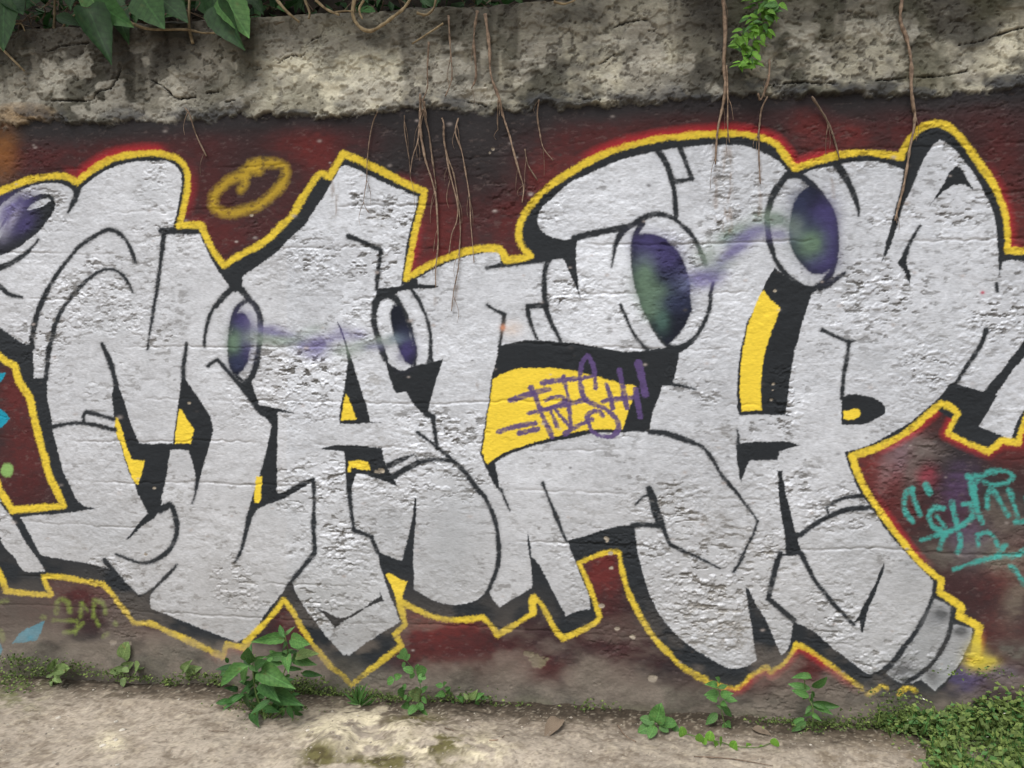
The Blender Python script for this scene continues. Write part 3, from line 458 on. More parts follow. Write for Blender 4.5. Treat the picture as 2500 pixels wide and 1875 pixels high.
# ------------------------------------------------------------------ the wall as a fine height field
Z_TOP = 2.70
def ledge_py(px):      # lower edge of the bare concrete band, photo y for photo x
    return 308-0.0385*px
class Wall:
    def __init__(s, x0, x1, z0, z1, h):
        s.nx = int(round((x1-x0)/h))+1; s.nz = int(round((z1-z0)/h))+1
        s.x = np.linspace(x0, x1, s.nx); s.z = np.linspace(z0, z1, s.nz)
        s.X, s.Z = np.meshgrid(s.x, s.z)
        s.PX, s.PY = to_px(s.X, 0.0, s.Z)
        s.col = np.zeros((s.nz, s.nx, 3)); s.cls = np.zeros((s.nz, s.nx), np.int16); s.hgt = np.zeros((s.nz, s.nx))
        s.jit = (fbm(s.X*160, s.Z*220, 2, 3)-0.5)*4.5+(fbm(s.X*16, s.Z*20, 2, 9)-0.5)*4.0
    def box(s, P, m):
        c = np.array([on_wall(a, b) for a, b in ((P[:, 0].min()-m, P[:, 1].min()-m), (P[:, 0].max()+m, P[:, 1].min()-m), (P[:, 0].min()-m, P[:, 1].max()+m), (P[:, 0].max()+m, P[:, 1].max()+m))])
        i0, i1 = np.searchsorted(s.x, [c[:, 0].min(), c[:, 0].max()]); k0, k1 = np.searchsorted(s.z, [c[:, 2].min(), c[:, 2].max()])
        return max(k0-1, 0), min(k1+1, s.nz), max(i0-1, 0), min(i1+1, s.nx)
    def seg_dist(s, D, P, half, band, off):
        """lower D to the distance from polyline P minus half width, near each segment"""
        for i in range(len(P)-1):
            a, b = P[i], P[i+1]; w0 = half[i] if half is not None else 0.0; w1 = half[i+1] if half is not None else 0.0
            k0, k1, i0, i1 = s.box(np.array([a, b]), max(w0, w1)+band)
            k0 = max(k0, off[0]); i0 = max(i0, off[1]); k1 = min(k1, off[0]+D.shape[0]); i1 = min(i1, off[1]+D.shape[1])
            if k1 <= k0 or i1 <= i0: continue
            qx = s.PX[k0:k1, i0:i1]-a[0]; qy = s.PY[k0:k1, i0:i1]-a[1]; d = b-a; L = d@d+1e-9
            t = np.clip((qx*d[0]+qy*d[1])/L, 0, 1)
            dist = np.hypot(qx-t*d[0], qy-t*d[1])-(w0+(w1-w0)*t)
            sub = D[k0-off[0]:k1-off[0], i0-off[1]:i1-off[1]]
            np.minimum(sub, dist, out=sub)
    def poly(s, text, soft=2.2, jit=1.0):
        P = smooth(pts(text), True); k0, k1, i0, i1 = s.box(P, 8)
        if k1 <= k0 or i1 <= i0: return None
        W = np.array([on_wall(a, b) for a, b in P])[:, (0, 2)]
        par = np.zeros((k1-k0, i1-i0+1), np.int32)
        for j in range(len(W)):
            a, b = W[j], W[(j+1) % len(W)]
            if a[1] > b[1]: a, b = b, a
            r0, r1 = np.searchsorted(s.z[k0:k1], [a[1], b[1]])
            if r1 <= r0: continue
            zz = s.z[k0+r0:k0+r1]; xx = a[0]+(b[0]-a[0])*(zz-a[1])/(b[1]-a[1]+1e-12)
            np.add.at(par, (np.arange(r0, r1), np.searchsorted(s.x[i0:i1], xx)), 1)
        ins = (np.cumsum(par, axis=1)[:, :-1] % 2) == 1
        D = np.full((k1-k0, i1-i0), soft*2+8.0)
        Pc = np.vstack([P, P[:1]]); s.seg_dist(D, Pc, None, soft+6, (k0, i0))
        sd_ = np.where(ins, -D, D)+s.jit[k0:k1, i0:i1]*jit
        return (k0, k1, i0, i1), np.clip(0.5-sd_/soft, 0, 1)
    def line(s, text, w0, w1, soft=2.2, jit=1.0):
        P = smooth(pts(text), False); k0, k1, i0, i1 = s.box(P, max(w0, w1)+soft+6)
        if k1 <= k0 or i1 <= i0: return None
        u = np.linspace(0, 1, len(P)); half = (w0+(w1-w0)*u)/2
        D = np.full((k1-k0, i1-i0), 1e3); s.seg_dist(D, P, half, soft+6, (k0, i0))
        return (k0, k1, i0, i1), np.clip(0.5-(D+s.jit[k0:k1, i0:i1]*jit)/soft, 0, 1)
    def put(s, r, color, cls=None, alpha=1.0, noise=None):
        if r is None: return
        (k0, k1, i0, i1), c = r; a = (c*alpha)[..., None]
        if noise is not None: a = a*noise[k0:k1, i0:i1, None]
        s.col[k0:k1, i0:i1] = s.col[k0:k1, i0:i1]*(1-a)+np.asarray(color)*a
        if cls is not None: s.cls[k0:k1, i0:i1][c > 0.5] = cls
    def blob(s, px, py, rx, ry, ang, color, alpha, rag=0.35, only=None):
        m = max(rx, ry)*2.2; k0, k1, i0, i1 = s.box(np.array([[px-m, py-m], [px+m, py+m]]), 0)
        if k1 <= k0 or i1 <= i0: return
        qx = s.PX[k0:k1, i0:i1]-px; qy = s.PY[k0:k1, i0:i1]-py; ca, sa = math.cos(ang), math.sin(ang)
        u = (qx*ca+qy*sa)/rx; v = (-qx*sa+qy*ca)/ry
        n = s.rag[k0:k1, i0:i1]
        a = np.clip(np.exp(-(u*u+v*v)*1.1)*(1+rag*n*2)*1.15, 0, 1)*alpha
        if only is not None: a = a*only[k0:k1, i0:i1]
        a = a[..., None]; s.col[k0:k1, i0:i1] = s.col[k0:k1, i0:i1]*(1-a)+np.asarray(color)*a
    def chip(s, px, py, rx, ry, color):
        m = max(rx, ry)*2.4+4; k0, k1, i0, i1 = s.box(np.array([[px-m, py-m], [px+m, py+m]]), 0)
        if k1 <= k0 or i1 <= i0: return
        u = (s.PX[k0:k1, i0:i1]-px)/rx; v = (s.PY[k0:k1, i0:i1]-py)/ry
        a = sstep(0.30, 0.52, np.exp(-(u*u+v*v))*(1+2.4*s.rag[k0:k1, i0:i1]))*0.9
        c = np.asarray(color)*(0.65+0.7*s.fine[k0:k1, i0:i1, None]); a = a[..., None]
        s.col[k0:k1, i0:i1] = s.col[k0:k1, i0:i1]*(1-a)+c*a; s.hgt[k0:k1, i0:i1] -= a[..., 0]*0.002
    # ---- relief of the plaster
    def relief(s):
        X, Z = s.X, s.Z
        s.rag = fbm(X*38, Z*60, 3, 5)-0.5
        lump = fbm(X*26, Z*42, 4, 1, 0.55)
        fine = fbm(X*75, Z*140, 3, 8, 0.6)
        rough = sstep(0.54, 0.76, fbm(X*3.4, Z*4.6, 4, 10))*0.7          # where the render coat is coarse
        for fx, fy, rx, ry in ((680, 560, 60, 50), (1880, 640, 100, 70), (2160, 690, 80, 60), (2010, 800, 70, 60), (1350, 1180, 130, 40), (1530, 1290, 150, 130), (1660, 1190, 60, 60), (1220, 630, 60, 40), (80, 740, 60, 60), (740, 1180, 60, 70), (690, 1310, 60, 50), (1450, 1100, 70, 60), (640, 830, 110, 80), (1700, 860, 40, 80), (1700, 1050, 60, 40), (1560, 420, 30, 110), (850, 460, 50, 40), (770, 420, 16, 50), (1800, 1330, 60, 60), (150, 640, 60, 40)):
            rough = np.maximum(rough, np.exp(-((s.PX*0.8848-fx)/rx)**2-((s.PY*0.8848-fy)/ry)**2)*(0.75+0.5*fbm(X*9, Z*9, 2, 2)))
        amp = 0.35+1.15*sstep(.38, .64, fbm(X*4, Z*5, 3, 13)); h = ((lump-0.5)*0.0026+(fine-0.5)*0.0022*(0.5+0.9*rough))*amp+(fbm(X*5, Z*6, 3, 6)-0.5)*0.008
        n2 = fbm(X*30, Z*75, 4, 12, 0.6)
        h -= sstep(0.585, 0.72, n2)*0.0042*(0.12+rough)                    # pits
        h += (sstep(0.52, 0.74, fbm(X*30, Z*48, 3, 13, .6))-0.3)*0.0048*rough       # crumbs of mortar
        for ph, zz in enumerate((0.30, 0.44, 0.66, 0.85, 1.02, 1.20, 1.42, 1.62, 1.80, 1.96, 2.14)):   # board joints
            wv = zz+(fbm(X*1.7+ph*7, X*0+ph, 3, ph)-0.5)*0.035+(fbm(X*30, X*0+ph, 3, 4)-0.5)*0.014
            on = sstep(0.46, 0.66, fbm(X*2.6+ph*3.3, X*0+ph*2, 3, (6+ph) % 11))
            h -= np.exp(-((Z-wv)/0.0045)**2)*0.0030*on
            h += sstep(-0.004, 0.004, Z-wv)*np.exp(-np.maximum(Z-wv, 0)/0.10)*0.0010*on
        s.lump, s.fine, s.rough = lump, fine, rough
        # bare band above a ragged ledge
        led = ledge_py(s.PX)
        e = s.PY-led+(fbm(X*5, Z*2, 3, 2)-0.5)*44+(fbm(X*30, Z*45, 4, 9, .65)-0.5)*34
        s.band = 1-sstep(-6, 7, e)
        s.edge = e
        bl = fbm(X*14, Z*20, 4, 4)
        flake = sstep(0.50, 0.53, fbm(X*6, Z*9, 4, 7, 0.6))
        pit = fbm(X*44, Z*50, 4, 11, .6); s.pit = pit; hb = 0.014+(bl-0.5)*0.018+flake*0.006+(fine-0.5)*0.004-sstep(0.56, 0.70, pit)*0.006
        hb += 0.006*np.sin(s.PX*0.01)
        s.flake, s.bl, s.n2 = flake, bl, n2
        s.hgt = h*(1-s.band)+hb*s.band
        # toe: the foot of the wall thickens into a rough footing
        gl = 1648+0.065*s.PX
        s.foot = sstep(0, 1, 1-np.clip((gl-s.PY+(fbm(X*5, Z*5, 3, 11)-0.5)*90)/np.interp(s.PX, [0, 600, 900, 1500, 1800, 2500], [150, 130, 110, 150, 135, 150]), 0, 1))
        s.hgt += s.foot*(0.010+0.022*fbm(X*11, Z*11, 4, 3))
    def paint(s):
        X, Z, PX, PY = s.X, s.Z, s.PX, s.PY; s.relief()
        inv = 2212/2500.0
        # --- red and black ground coat
        base = lin(44, 42, 43)[None, None, :]*(0.80+0.5*fbm(X*5, Z*7, 4, 2))[..., None]
        s.col[:] = base; s.cls[:] = 1
        red, red2 = lin(80, 35, 35), lin(134, 52, 47); offl = sstep(14, 80, PY-ledge_py(PX))*0.9+0.1
        for fx, fy, rx, ry, st, br in RED:
            if fy > 1240: st *= .72
            s.blob(fx/inv, fy/inv, rx*1.12, ry*1.12, 0, red*(1-br)+red2*br, min(1, st)*0.80, 0.55, only=offl)
        big = sstep(0.50, 0.70, fbm(X*3, Z*4, 3, 14))[..., None]*0.30*offl[..., None]
        s.col = s.col*(1-big)+red*0.8*big
        worn = sstep(0.60, 0.72, s.n2*0.6+s.fine*0.4)[..., None]*0.22
        s.col = s.col*(1-worn)+lin(118, 104, 100)*worn
        for t, sc in (("T1 20,880", 1), ("A1 20,400", 1)):
            p = pts(t)[0]; s.blob(p[0], p[1], 34, 50, 0, lin(140, 92, 44), .45)
        for t, c_, rx, ry in (("B4 1250,1200", lin(120, 105, 112), 34, 60), ("B4 1150,1350", lin(112, 92, 92), 20, 50), ("B4 1450,1180", lin(112, 104, 100), 50, 24), ("B4 1370,1320", lin(98, 92, 88), 22, 70), ("B4 1470,1400", lin(140, 60, 72), 24, 24), ("C4 1720,30", lin(80, 62, 92), 40, 60),
                              ("C4 1800,440", lin(84, 66, 96), 50, 50), ("C4 1550,560", lin(96, 92, 84), 60, 30), ("C4 2000,560", lin(110, 112, 100), 90, 40), ("C4 2150,880", lin(110, 104, 92), 30, 60), ("C4 1770,1480", lin(92, 84, 120), 60, 40), ("C4 2000,1440", lin(100, 96, 110), 70, 26), ("C4 2150,1290", lin(96, 100, 92), 50, 24), ("C4 2050,250", lin(100, 92, 84), 60, 50)):
            p = pts(t)[0]; s.blob(p[0], p[1], rx, ry, 0.3, c_, .6, 0.8)
        # red glow hugging parts of the yellow outline
        for t, w in ((Y_TOP, 40), (Y_RT, 28), (Y_BOT, 24)):
            g = s.line(t, w, w, 22, 1.0)
            if g: s.put(g, lin(172, 44, 50), None, 0.85, sstep(0.46, 0.64, fbm(X*2.3+3, Z*2.3, 2, 15)))
        # --- teal leaves and the green scrawl on the left sit under the lettering
        for j, t in enumerate(TEAL_LEAF): s.put(s.poly(t), lin(30, 134, 158), 20+j)
        s.put(s.poly('B1 10,1480 30,1430 70,1420 110,1450 112,1500 90,1535 50,1535 20,1515', 5), lin(124, 158, 92), 19)
        # --- lettering
        BK = lin(40, 43, 46)
        s.put(s.poly(OUTER, 2.5), BK, 2)
        sil = lin(196, 199, 204)
        let = np.zeros_like(PX); 
        for b in LETTER_BOUND[1:]:
            B = np.array([p[:2] for p in pts(b)]); let += PX > np.interp(PY, B[:, 1], B[:, 0])
        tone = (0.80+0.36*fbm(X*2.6, Z*3, 4, 9)+0.22*(s.lump-0.5)+0.25*(fbm(X*90, Z*130, 2, 4)-.5))[..., None]
        for t in SILVER:
            r = s.poly(t, 2.4)
            if r:
                (k0, k1, i0, i1), c = r; a = c[..., None]
                s.col[k0:k1, i0:i1] = s.col[k0:k1, i0:i1]*(1-a)+sil*tone[k0:k1, i0:i1]*a
                m = c > 0.5; s.cls[k0:k1, i0:i1][m] = (30+let[k0:k1, i0:i1][m]).astype(np.int16)
        silm = (s.cls >= 30).astype(float)
        # dirt lodged in pits of the silver, heavier low on the wall
        low = sstep(900, 1600, PY)
        dz = np.clip(sstep(0.575, 0.70, s.n2)*(0.07+0.72*s.rough+0.08*low+0.38*sstep(.52, .66, fbm(X*6, Z*7, 3, 4))), 0, .9)*silm
        s.col = s.col*(1-dz[..., None])+lin(84, 81, 76)*dz[..., None]
        for t, rx, ry, al in (("C3 1950,1050", 110, 70, .5), ("C3 1800,1250", 90, 60, .45), ("C3 2050,1350", 70, 50, .5), ("C3 1450,120", 70, 40, .35), ("C3 1800,330", 80, 50, .35), ("C3 780,200", 70, 30, .3), ("C4 150,480", 60, 50, .4), ("C4 400,620", 50, 40, .3), ("B2 1050,760", 30, 40, .5), ("B2 1180,1250", 30, 50, .4), ("A2 750,780", 14, 50, .5), ("A2 1120,900", 30, 30, .4), ("A3 1980,600", 18, 90, .5), ("B3 1950,1200", 40, 30, .35), ("C1 650,480", 24, 24, .4)):
            p = pts(t)[0]; s.blob(p[0], p[1], rx, ry, 0, lin(126, 121, 113), al*.8, 1.0, only=silm*sstep(0.44, 0.60, s.n2*0.7+s.fine*0.3))
        wm = low*0.30*silm*(0.6+0.8*fbm(X*4, Z*5, 3, 3))
        s.col = s.col*(1-wm[..., None])+lin(158, 154, 147)*wm[..., None]
        mt = ((PX < 700)*0.12)*silm; s.col = s.col*(1-mt[..., None])+lin(192, 188, 184)*mt[..., None]
        for t, rx, ry, al in (("C2 1750,450", 70, 130, .55), ("C2 1200,330", 40, 40, .4), ("B2 1800,1500", 50, 50, .4), ("C2 250,150", 60, 60, .3), ("C1 900,420", 90, 50, .3), ("B1 900,250", 60, 50, .3), ("B4 1500,350", 60, 60, .3), ("C4 1350,600", 40, 90, .35), ("B4 1050,500", 60, 40, .3), ("A1 1250,650", 50, 60, .3), ("C4 850,500", 60, 60, .3)):
            q_ = pts(t)[0]; s.blob(q_[0], q_[1], rx, ry, .2, lin(166, 169, 172), al, .3, only=silm)
        for t in BLACK_FILL: s.put(s.poly(t), BK*(0.9), 2)
        YE = lin(218, 190, 62)
        for j, t in enumerate(YELLOW_FILL): s.put(s.poly(t), YE, 40+j)
        for t in ('C4 1510,890 1590,920 1665,970 1655,1070 1630,1170 1580,1280 1520,1370 1450,1440 1370,1500 1290,1535 1220,1510 1150,1460 1200,1380 1300,1250 1430,1060 1490,950', 'C4 1665,1090 1740,1105 1808,1125 1785,1230 1715,1370 1635,1480 1520,1585 1430,1505 1520,1380 1590,1280 1640,1170'):
            s.put(s.poly(t, 9), lin(150, 152, 154), None, .6)
        brk = 1-0.30*sstep(0.60, 0.72, s.n2)*(0.4+s.rough)
        for t, w0, w1 in BLACK_LINES:
            s.put(s.line(t, w0/KS*1.45, w1/KS*1.45, 16, 1.5), BK, None, 0.22)
            s.put(s.line(t, w0/KS*1.40, w1/KS*1.40, 4.2), BK, 2, 1.0, brk)
        for t in SILVER_PATCH: s.put(s.poly(t), sil*0.9, 30)
        for j, (t, _) in enumerate(PUPIL): s.put(s.poly(t, 5), lin(27, 30, 40), 60+j)
        for t, rx, ry, an, c_, al in SPRAY:
            p = pts(t)[0]; k = K4 if t[1] == '4' else K
            s.blob(p[0], p[1], rx*k*1.2, ry*k*1.2, an, c_, al, 0.40)
        thin = 1-0.55*sstep(0.56, 0.74, fbm(X*60, Z*90, 2, 6))
        for t, w0, w1, al in YELLOW_LINES:
            fade = 1-0.5*sstep(1540, 1680, PY)*sstep(0.3, 0.6, s.fine)
            s.put(s.line(t, w0, w1, 4.5, 1.3), YE*0.90, 3, al, fade*(1-(1-thin)*0.45)*brk)
        # yellow overspray at the lower right tip
        for t, rx, ry, al in (("C4 1830,1320", 22, 26, .9), ("C4 1870,1380", 34, 20, .85), ("C4 1940,1380", 26, 12, .6), ("C4 1850,1250", 12, 30, .8)):
            p = pts(t)[0]; s.blob(p[0], p[1], rx, ry, 0, lin(196, 178, 62), al, .6)
        for n_, (nm, (c_, so, al, L_)) in enumerate(TAGS.items()):
            for t, w in L_: s.put(s.line(t, w, w*0.9, so, 1.2), c_, 10+n_, al, thin if nm != 'purple_tag' else 1-0.4*(1-thin))
        # chips down to bare render
        rs = np.random.RandomState(3)
        CH = ["B2 1130,1490 16", "B1 1590,912 7", "C3 1010,715 9", "C3 1005,590 8", "C3 975,465 9", "C3 970,480 8", "A3 15,290 6", "A2 2085,290 5", "A2 2060,322 4", "A1 2125,850 6", "C1 960,1340 11", "C1 1080,1350 12", "B4 280,690 5", "B4 275,735 4", "B4 262,810 5", "C1 1300,40 6", "C1 1230,600 5", "C3 930,1035 9", "C3 1190,1300 10", "C3 1060,1225 8", "C3 1360,1640 14", "B4 290,-30 6",
              "D2 2030,300 11", "D2 1665,340 9", "D2 1130,350 5", "D2 1690,330 6"]
        for q in CH:
            tl, xy, r = q.split(); p = pts(tl+' '+xy)[0]; s.chip(p[0], p[1], float(r)*.8, float(r)*0.6, lin(160, 150, 134))
        for t, rx, ry in (('D2 1290,190', 26, 18), ('D2 1240,150', 14, 9)):
            p = pts(t)[0]; s.chip(p[0], p[1], rx, ry, lin(112, 104, 82))
        for _ in range(230):
            x_, y_ = rs.uniform(-100, 2600), rs.uniform(250, 1680)
            if y_ < ledge_py(x_)+15: continue
            r_ = rs.uniform(1.8, 4.2); s.blob(x_, y_, r_*1.6, r_, 0, lin(170, 160, 155) if rs.rand() < .55 else lin(70, 66, 64), .75*rs.uniform(.4, 1), .6)
        p = pts("B3 180,290")[0]; s.blob(p[0], p[1], 24, 18, 0, lin(208, 188, 172), .5, .6); p = pts("B3 95,275")[0]; s.blob(p[0], p[1], 7, 7, 0, lin(190, 130, 100), .8)
        p = pts("A4 1895,1435")[0]; s.blob(p[0], p[1], 5, 4, 0, lin(180, 70, 90), .9)
        # grime washing down behind the hanging roots
        for t, w in (("A3 1890,260 1885,500 1900,880", 12), ("A3 1990,300 2000,600 1990,960", 22), ("A2 750,560 755,860", 16), ("A2 1800,1150 1790,1400 1740,1659 B2 1660,320 1620,480", 5), ("A2 1920,1150 1915,1420", 7), ("A2 1605,1300 1600,1600", 5), ("B2 1950,760 1945,900", 7), ("A4 175,330 180,640 170,850", 8), ("A4 740,560 740,700", 8)):
            g = s.line(t, w, w, 9); s.put(g, lin(128, 112, 98), None, .5, sstep(0.40, 0.62, fbm(X*60, Z*22, 3, 9)))
        # --- dusty foot of the wall
        fo = np.clip(s.foot*1.7, 0, 1)*(0.80+0.5*s.rag); fo = np.clip(fo, 0, 1)*np.where(s.cls == 3, 0.45, np.where((s.cls >= 20) & (s.cls < 30), .3, 1.0))
        dc = lin(97, 92, 82)*(0.72+0.55*fbm(X*12, Z*18, 4, 6))[..., None]
        s.col = s.col*(1-fo[..., None])+dc*fo[..., None]
        gl = 1648+0.065*PX
        haze = sstep(340, 60, gl-PY)*0.55*(1-0.6*silm)*sstep(0.35, 0.6, fbm(X*6, Z*9, 4, 1))
        s.col = s.col*(1-haze[..., None])+lin(118, 108, 98)*haze[..., None]
        bare = (fo > 0.62) & (s.cls < 30) & (s.cls != 3); s.cls[bare] = 0
        gm = sstep(0.55, 0.68, fbm(X*5, Z*8, 3, 12))*sstep(50, 5, gl-PY)*0.45
        s.col = s.col*(1-gm[..., None])+lin(66, 74, 44)*gm[..., None]
        # --- black spray fading onto the lower edge of the band, then bare band
        top = s.band
        lg = sstep(.36, .64, fbm(X*3.2, Z*4.6, 5, 5, .55))[..., None]; bc = (lin(92, 90, 82)*(1-lg)+lin(150, 146, 134)*lg)*(0.70+0.6*s.bl)[..., None]
        pale = sstep(0.40, 0.62, fbm(X*6, Z*8, 5, 3, 0.6))
        zone = np.interp(PX, [-200, 0, 300, 560, 640, 700, 980, 1060, 1350, 1480, 1560, 1650, 1760, 1850, 2100, 2350, 2450, 2700], [.15, .10, .15, .2, .35, 1, .95, .55, .5, .55, .75, .8, .3, .45, .55, .5, .9, .5])
        ht = np.clip((ledge_py(PX)-PY)/210.0, 0, 1)
        pale = np.clip(pale*zone*(1.45-0.85*ht)+np.clip(zone-.85, 0, 1)*3*(1-sstep(.5, .8, ht)), 0, 1)[..., None]
        cream = lin(194, 189, 168); bc = bc*(1-pale)+cream*pale
        blk = (sstep(0.52, 0.64, s.pit)*(0.12+0.45*sstep(.45, .62, fbm(X*5, Z*7, 3, 15))))[..., None]
        bc = bc*(1-blk)+lin(64, 60, 54)*blk
        drip = sstep(0.50, 0.68, fbm(X*11, Z*1.2, 4, 13, .6))*sstep(0.05, 0.7, ht+0.25*fbm(X*8, Z*4, 2, 1))
        bc = bc*(1-drip[..., None]*0.60)+lin(50, 47, 42)*drip[..., None]*0.60
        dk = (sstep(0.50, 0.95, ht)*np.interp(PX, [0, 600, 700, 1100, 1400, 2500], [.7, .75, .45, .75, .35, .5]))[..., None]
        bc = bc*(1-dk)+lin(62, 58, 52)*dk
        olv = (sstep(0.50, 0.66, fbm(X*4, Z*6, 3, 8))*np.interp(PX, [0, 900, 1700, 1900, 2300, 2500], [.1, .15, .15, .75, .75, .4]))[..., None]
        bc = bc*(1-olv)+lin(84, 82, 62)*olv
        bc = bc*np.interp(PX, [-300, 300, 600, 680, 1000, 1100, 1400, 1500, 1650, 1720, 1800, 2000, 2380, 2450, 2800], [.80, .85, .85, 1.12, 1.08, .92, .92, 1.05, 1.05, .62, .80, .80, .80, 1.1, .9])[..., None]
        ms = (sstep(.50, .64, fbm(X*5.5, Z*5, 4, 2, .6))*np.interp(PX, [0, 600, 1000, 1700, 1850, 2350, 2600], [.35, .3, .35, .4, .8, .8, .5]))[..., None]*0.8
        bc = bc*(1-ms)+lin(58, 58, 45)*ms
        wp = (sstep(.58, .66, fbm(X*8, Z*11, 4, 7, .55))*(1-sstep(.6, 1, ht)))[..., None]*.42
        bc = bc*(1-wp)+lin(196, 192, 178)*wp
        brn = np.clip(1-np.hypot((PX-60)/95, (PY-285)/34), 0, 1)[..., None]**0.5; bc = bc*(1-brn*.85)+lin(158, 130, 92)*(0.6+0.6*s.fine[..., None])*brn*.85
        for t, w in (("T1 280,630 320,680 350,790", 16), ("T1 300,700 330,780", 22)):
            pass
        s.col = s.col*(1-top[..., None])+bc*top[..., None]
        sp = sstep(58, 4, -s.edge+18*(fbm(X*16, Z*16, 3, 5)-0.2))*top*(0.15+0.85*sstep(0.44, 0.58, fbm(X*9, Z*16, 4, 10)))
        s.col = s.col*(1-sp[..., None]*.85)+lin(64, 66, 70)*sp[..., None]*.85
        und = sstep(-1, 8, s.edge)*sstep(40, 10, s.edge)*(0.35+0.5*s.rag)  # dark strip under the ledge: black spray plus shadow painted into the colour
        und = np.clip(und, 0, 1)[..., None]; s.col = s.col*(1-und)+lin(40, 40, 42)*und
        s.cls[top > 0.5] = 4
        for t in CRACKS:
            g = s.line(t, 2.6, 2.2, 2.8, 1.2)
            if g:
                (k0, k1, i0, i1), c = g
                s.put(g, lin(28, 26, 24), None, 0.95); s.hgt[k0:k1, i0:i1] -= c*0.012
        s.col = np.clip(s.col, 0.004, 1)
    def build(s, parent, detail=True):
        s.paint()
        V = np.stack([s.X, -s.hgt, s.Z], -1)
        gz, gx = np.gradient(s.hgt, s.z, s.x); N = np.stack([-gx, -np.ones_like(gx), -gz], -1); N /= np.linalg.norm(N, axis=-1, keepdims=True)
        idx = np.arange(s.nx*s.nz).reshape(s.nz, s.nx)
        F = np.stack([idx[:-1, :-1], idx[:-1, 1:], idx[1:, 1:], idx[1:, :-1]], -1).reshape(-1, 4)
        fc = s.cls[:-1, :-1].ravel()
        V = V.reshape(-1, 3); N = N.reshape(-1, 3); Cc = s.col.reshape(-1, 3)
        NAMES = {0: ('bare_foot', 'concrete', 'bare dusty foot of the wall'), 1: ('background_paint', 'paint', 'dark red and black sprayed background'), 2: ('black_outline', 'paint', 'thick black outlines and shadows of the lettering'),
                 3: ('yellow_outline', 'paint', 'yellow line round the lettering'), 4: ('concrete_band', 'concrete', 'bare mottled concrete band with cracks'),
                 10: ('ring_tag', 'paint', 'loose yellow sprayed ring'), 11: ('purple_tag', 'paint', 'thin purple scrawl over the yellow mouth'), 12: ('teal_tag', 'paint', 'teal scrawl right of the lettering'), 13: ('green_tag', 'paint', 'faint green scrawl low on the left'), 19: ('green_dot', 'paint', 'pale green sprayed dot'), 20: ('teal_leaf_shape', 'paint', 'small teal leaf shape near the lower left corner'), 21: ('teal_leaf_shape', 'paint', 'teal leaf tip at the left edge'), 22: ('teal_leaf_shape', 'paint', 'broad teal leaf tip at the left edge'), 23: ('teal_leaf_shape', 'paint', 'teal patch at the lower left edge')}
        for j, l in enumerate(LETTER_LABEL): NAMES[30+j] = ('graffiti_letter', 'silver', l)
        for j in range(len(YELLOW_FILL)): NAMES[40+j] = ('yellow_fill', 'paint', None)
        for j, (_, l) in enumerate(PUPIL): NAMES[60+j] = ('painted_eye', 'paint', l)
        if not detail:
            obj('wall_face', grid_mesh('wall_face', V, F, Cc, N), parent, M['paint']); return
        for c in np.unique(fc):
            f = F[fc == c]; u, inv_ = np.unique(f, return_inverse=True)
            nm, mt, lb = NAMES[int(c)]
            o = obj(nm, grid_mesh(nm, V[u], inv_.reshape(-1, 4), Cc[u], N[u]), parent, M[mt])
            if lb: o['label'] = lb
            if nm == 'green_tag': o['kind'] = 'stuff'

wall = thing('graffiti_wall', 'long concrete wall painted with huge silver graffiti letters outlined in black and yellow', 'wall'); wall['kind'] = 'thing'
HW = 0.0033
main = Wall(-2.60, -2.60+HW*1258, -0.06, Z_TOP, HW); XR = main.x[-1]
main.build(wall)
sideL = Wall(-3.9, -2.60, -0.06, Z_TOP, 0.0123); sideL.build(wall, False)
sideR = Wall(XR, XR+1.5, -0.06, Z_TOP, 0.0123); sideR.build(wall, False)
def box_mesh(name, x0, x1, y0, y1, z0, z1):
    bm = bmesh.new(); bmesh.ops.create_cube(bm, size=1)
    for v in bm.verts: v.co = ((x0+x1)/2+v.co.x*(x1-x0), (y0+y1)/2+v.co.y*(y1-y0), (z0+z1)/2+v.co.z*(z1-z0))
    me = bpy.data.meshes.new(name); bm.to_mesh(me); bm.free(); return me
obj('wall_core', box_mesh('wall_core', -3.9, XR+1.5, 0.012, 0.32, -0.3, Z_TOP-0.012), wall, M['body'])
# rounded crumbly top of the band
def wall_top():
    xs = np.arange(-3.9, XR+1.5, 0.012); ys = np.linspace(0, 1, 9)
    X, T = np.meshgrid(xs, ys)
    hb = np.interp(xs, main.x, main.hgt[-1]); hb = np.where((xs < main.x[0]) | (xs > main.x[-1]), 0.03, hb)
    Y = -hb[None, :]*(1-T)+0.33*T
    Z = Z_TOP+np.sin(np.clip(T*6, 0, 1)*math.pi/2)*0.018*(0.4+fbm(X*6, X*0, 3, 3)*1.2)+(fbm(X*14, T*5, 3, 5)-0.5)*0.02*(T > 0)
    V = np.stack([X, Y, Z], -1).reshape(-1, 3); n = len(xs); idx = np.arange(V.shape[0]).reshape(9, n)
    F = np.stack([idx[:-1, :-1], idx[:-1, 1:], idx[1:, 1:], idx[1:, :-1]], -1).reshape(-1, 4)
    col = lin(70, 66, 58)*(0.5+fbm(X*9, T*6, 4, 2))[..., None]
    return grid_mesh('band_top', V, F, col.reshape(-1, 3))
obj('band_top', wall_top(), wall, M['concrete'])
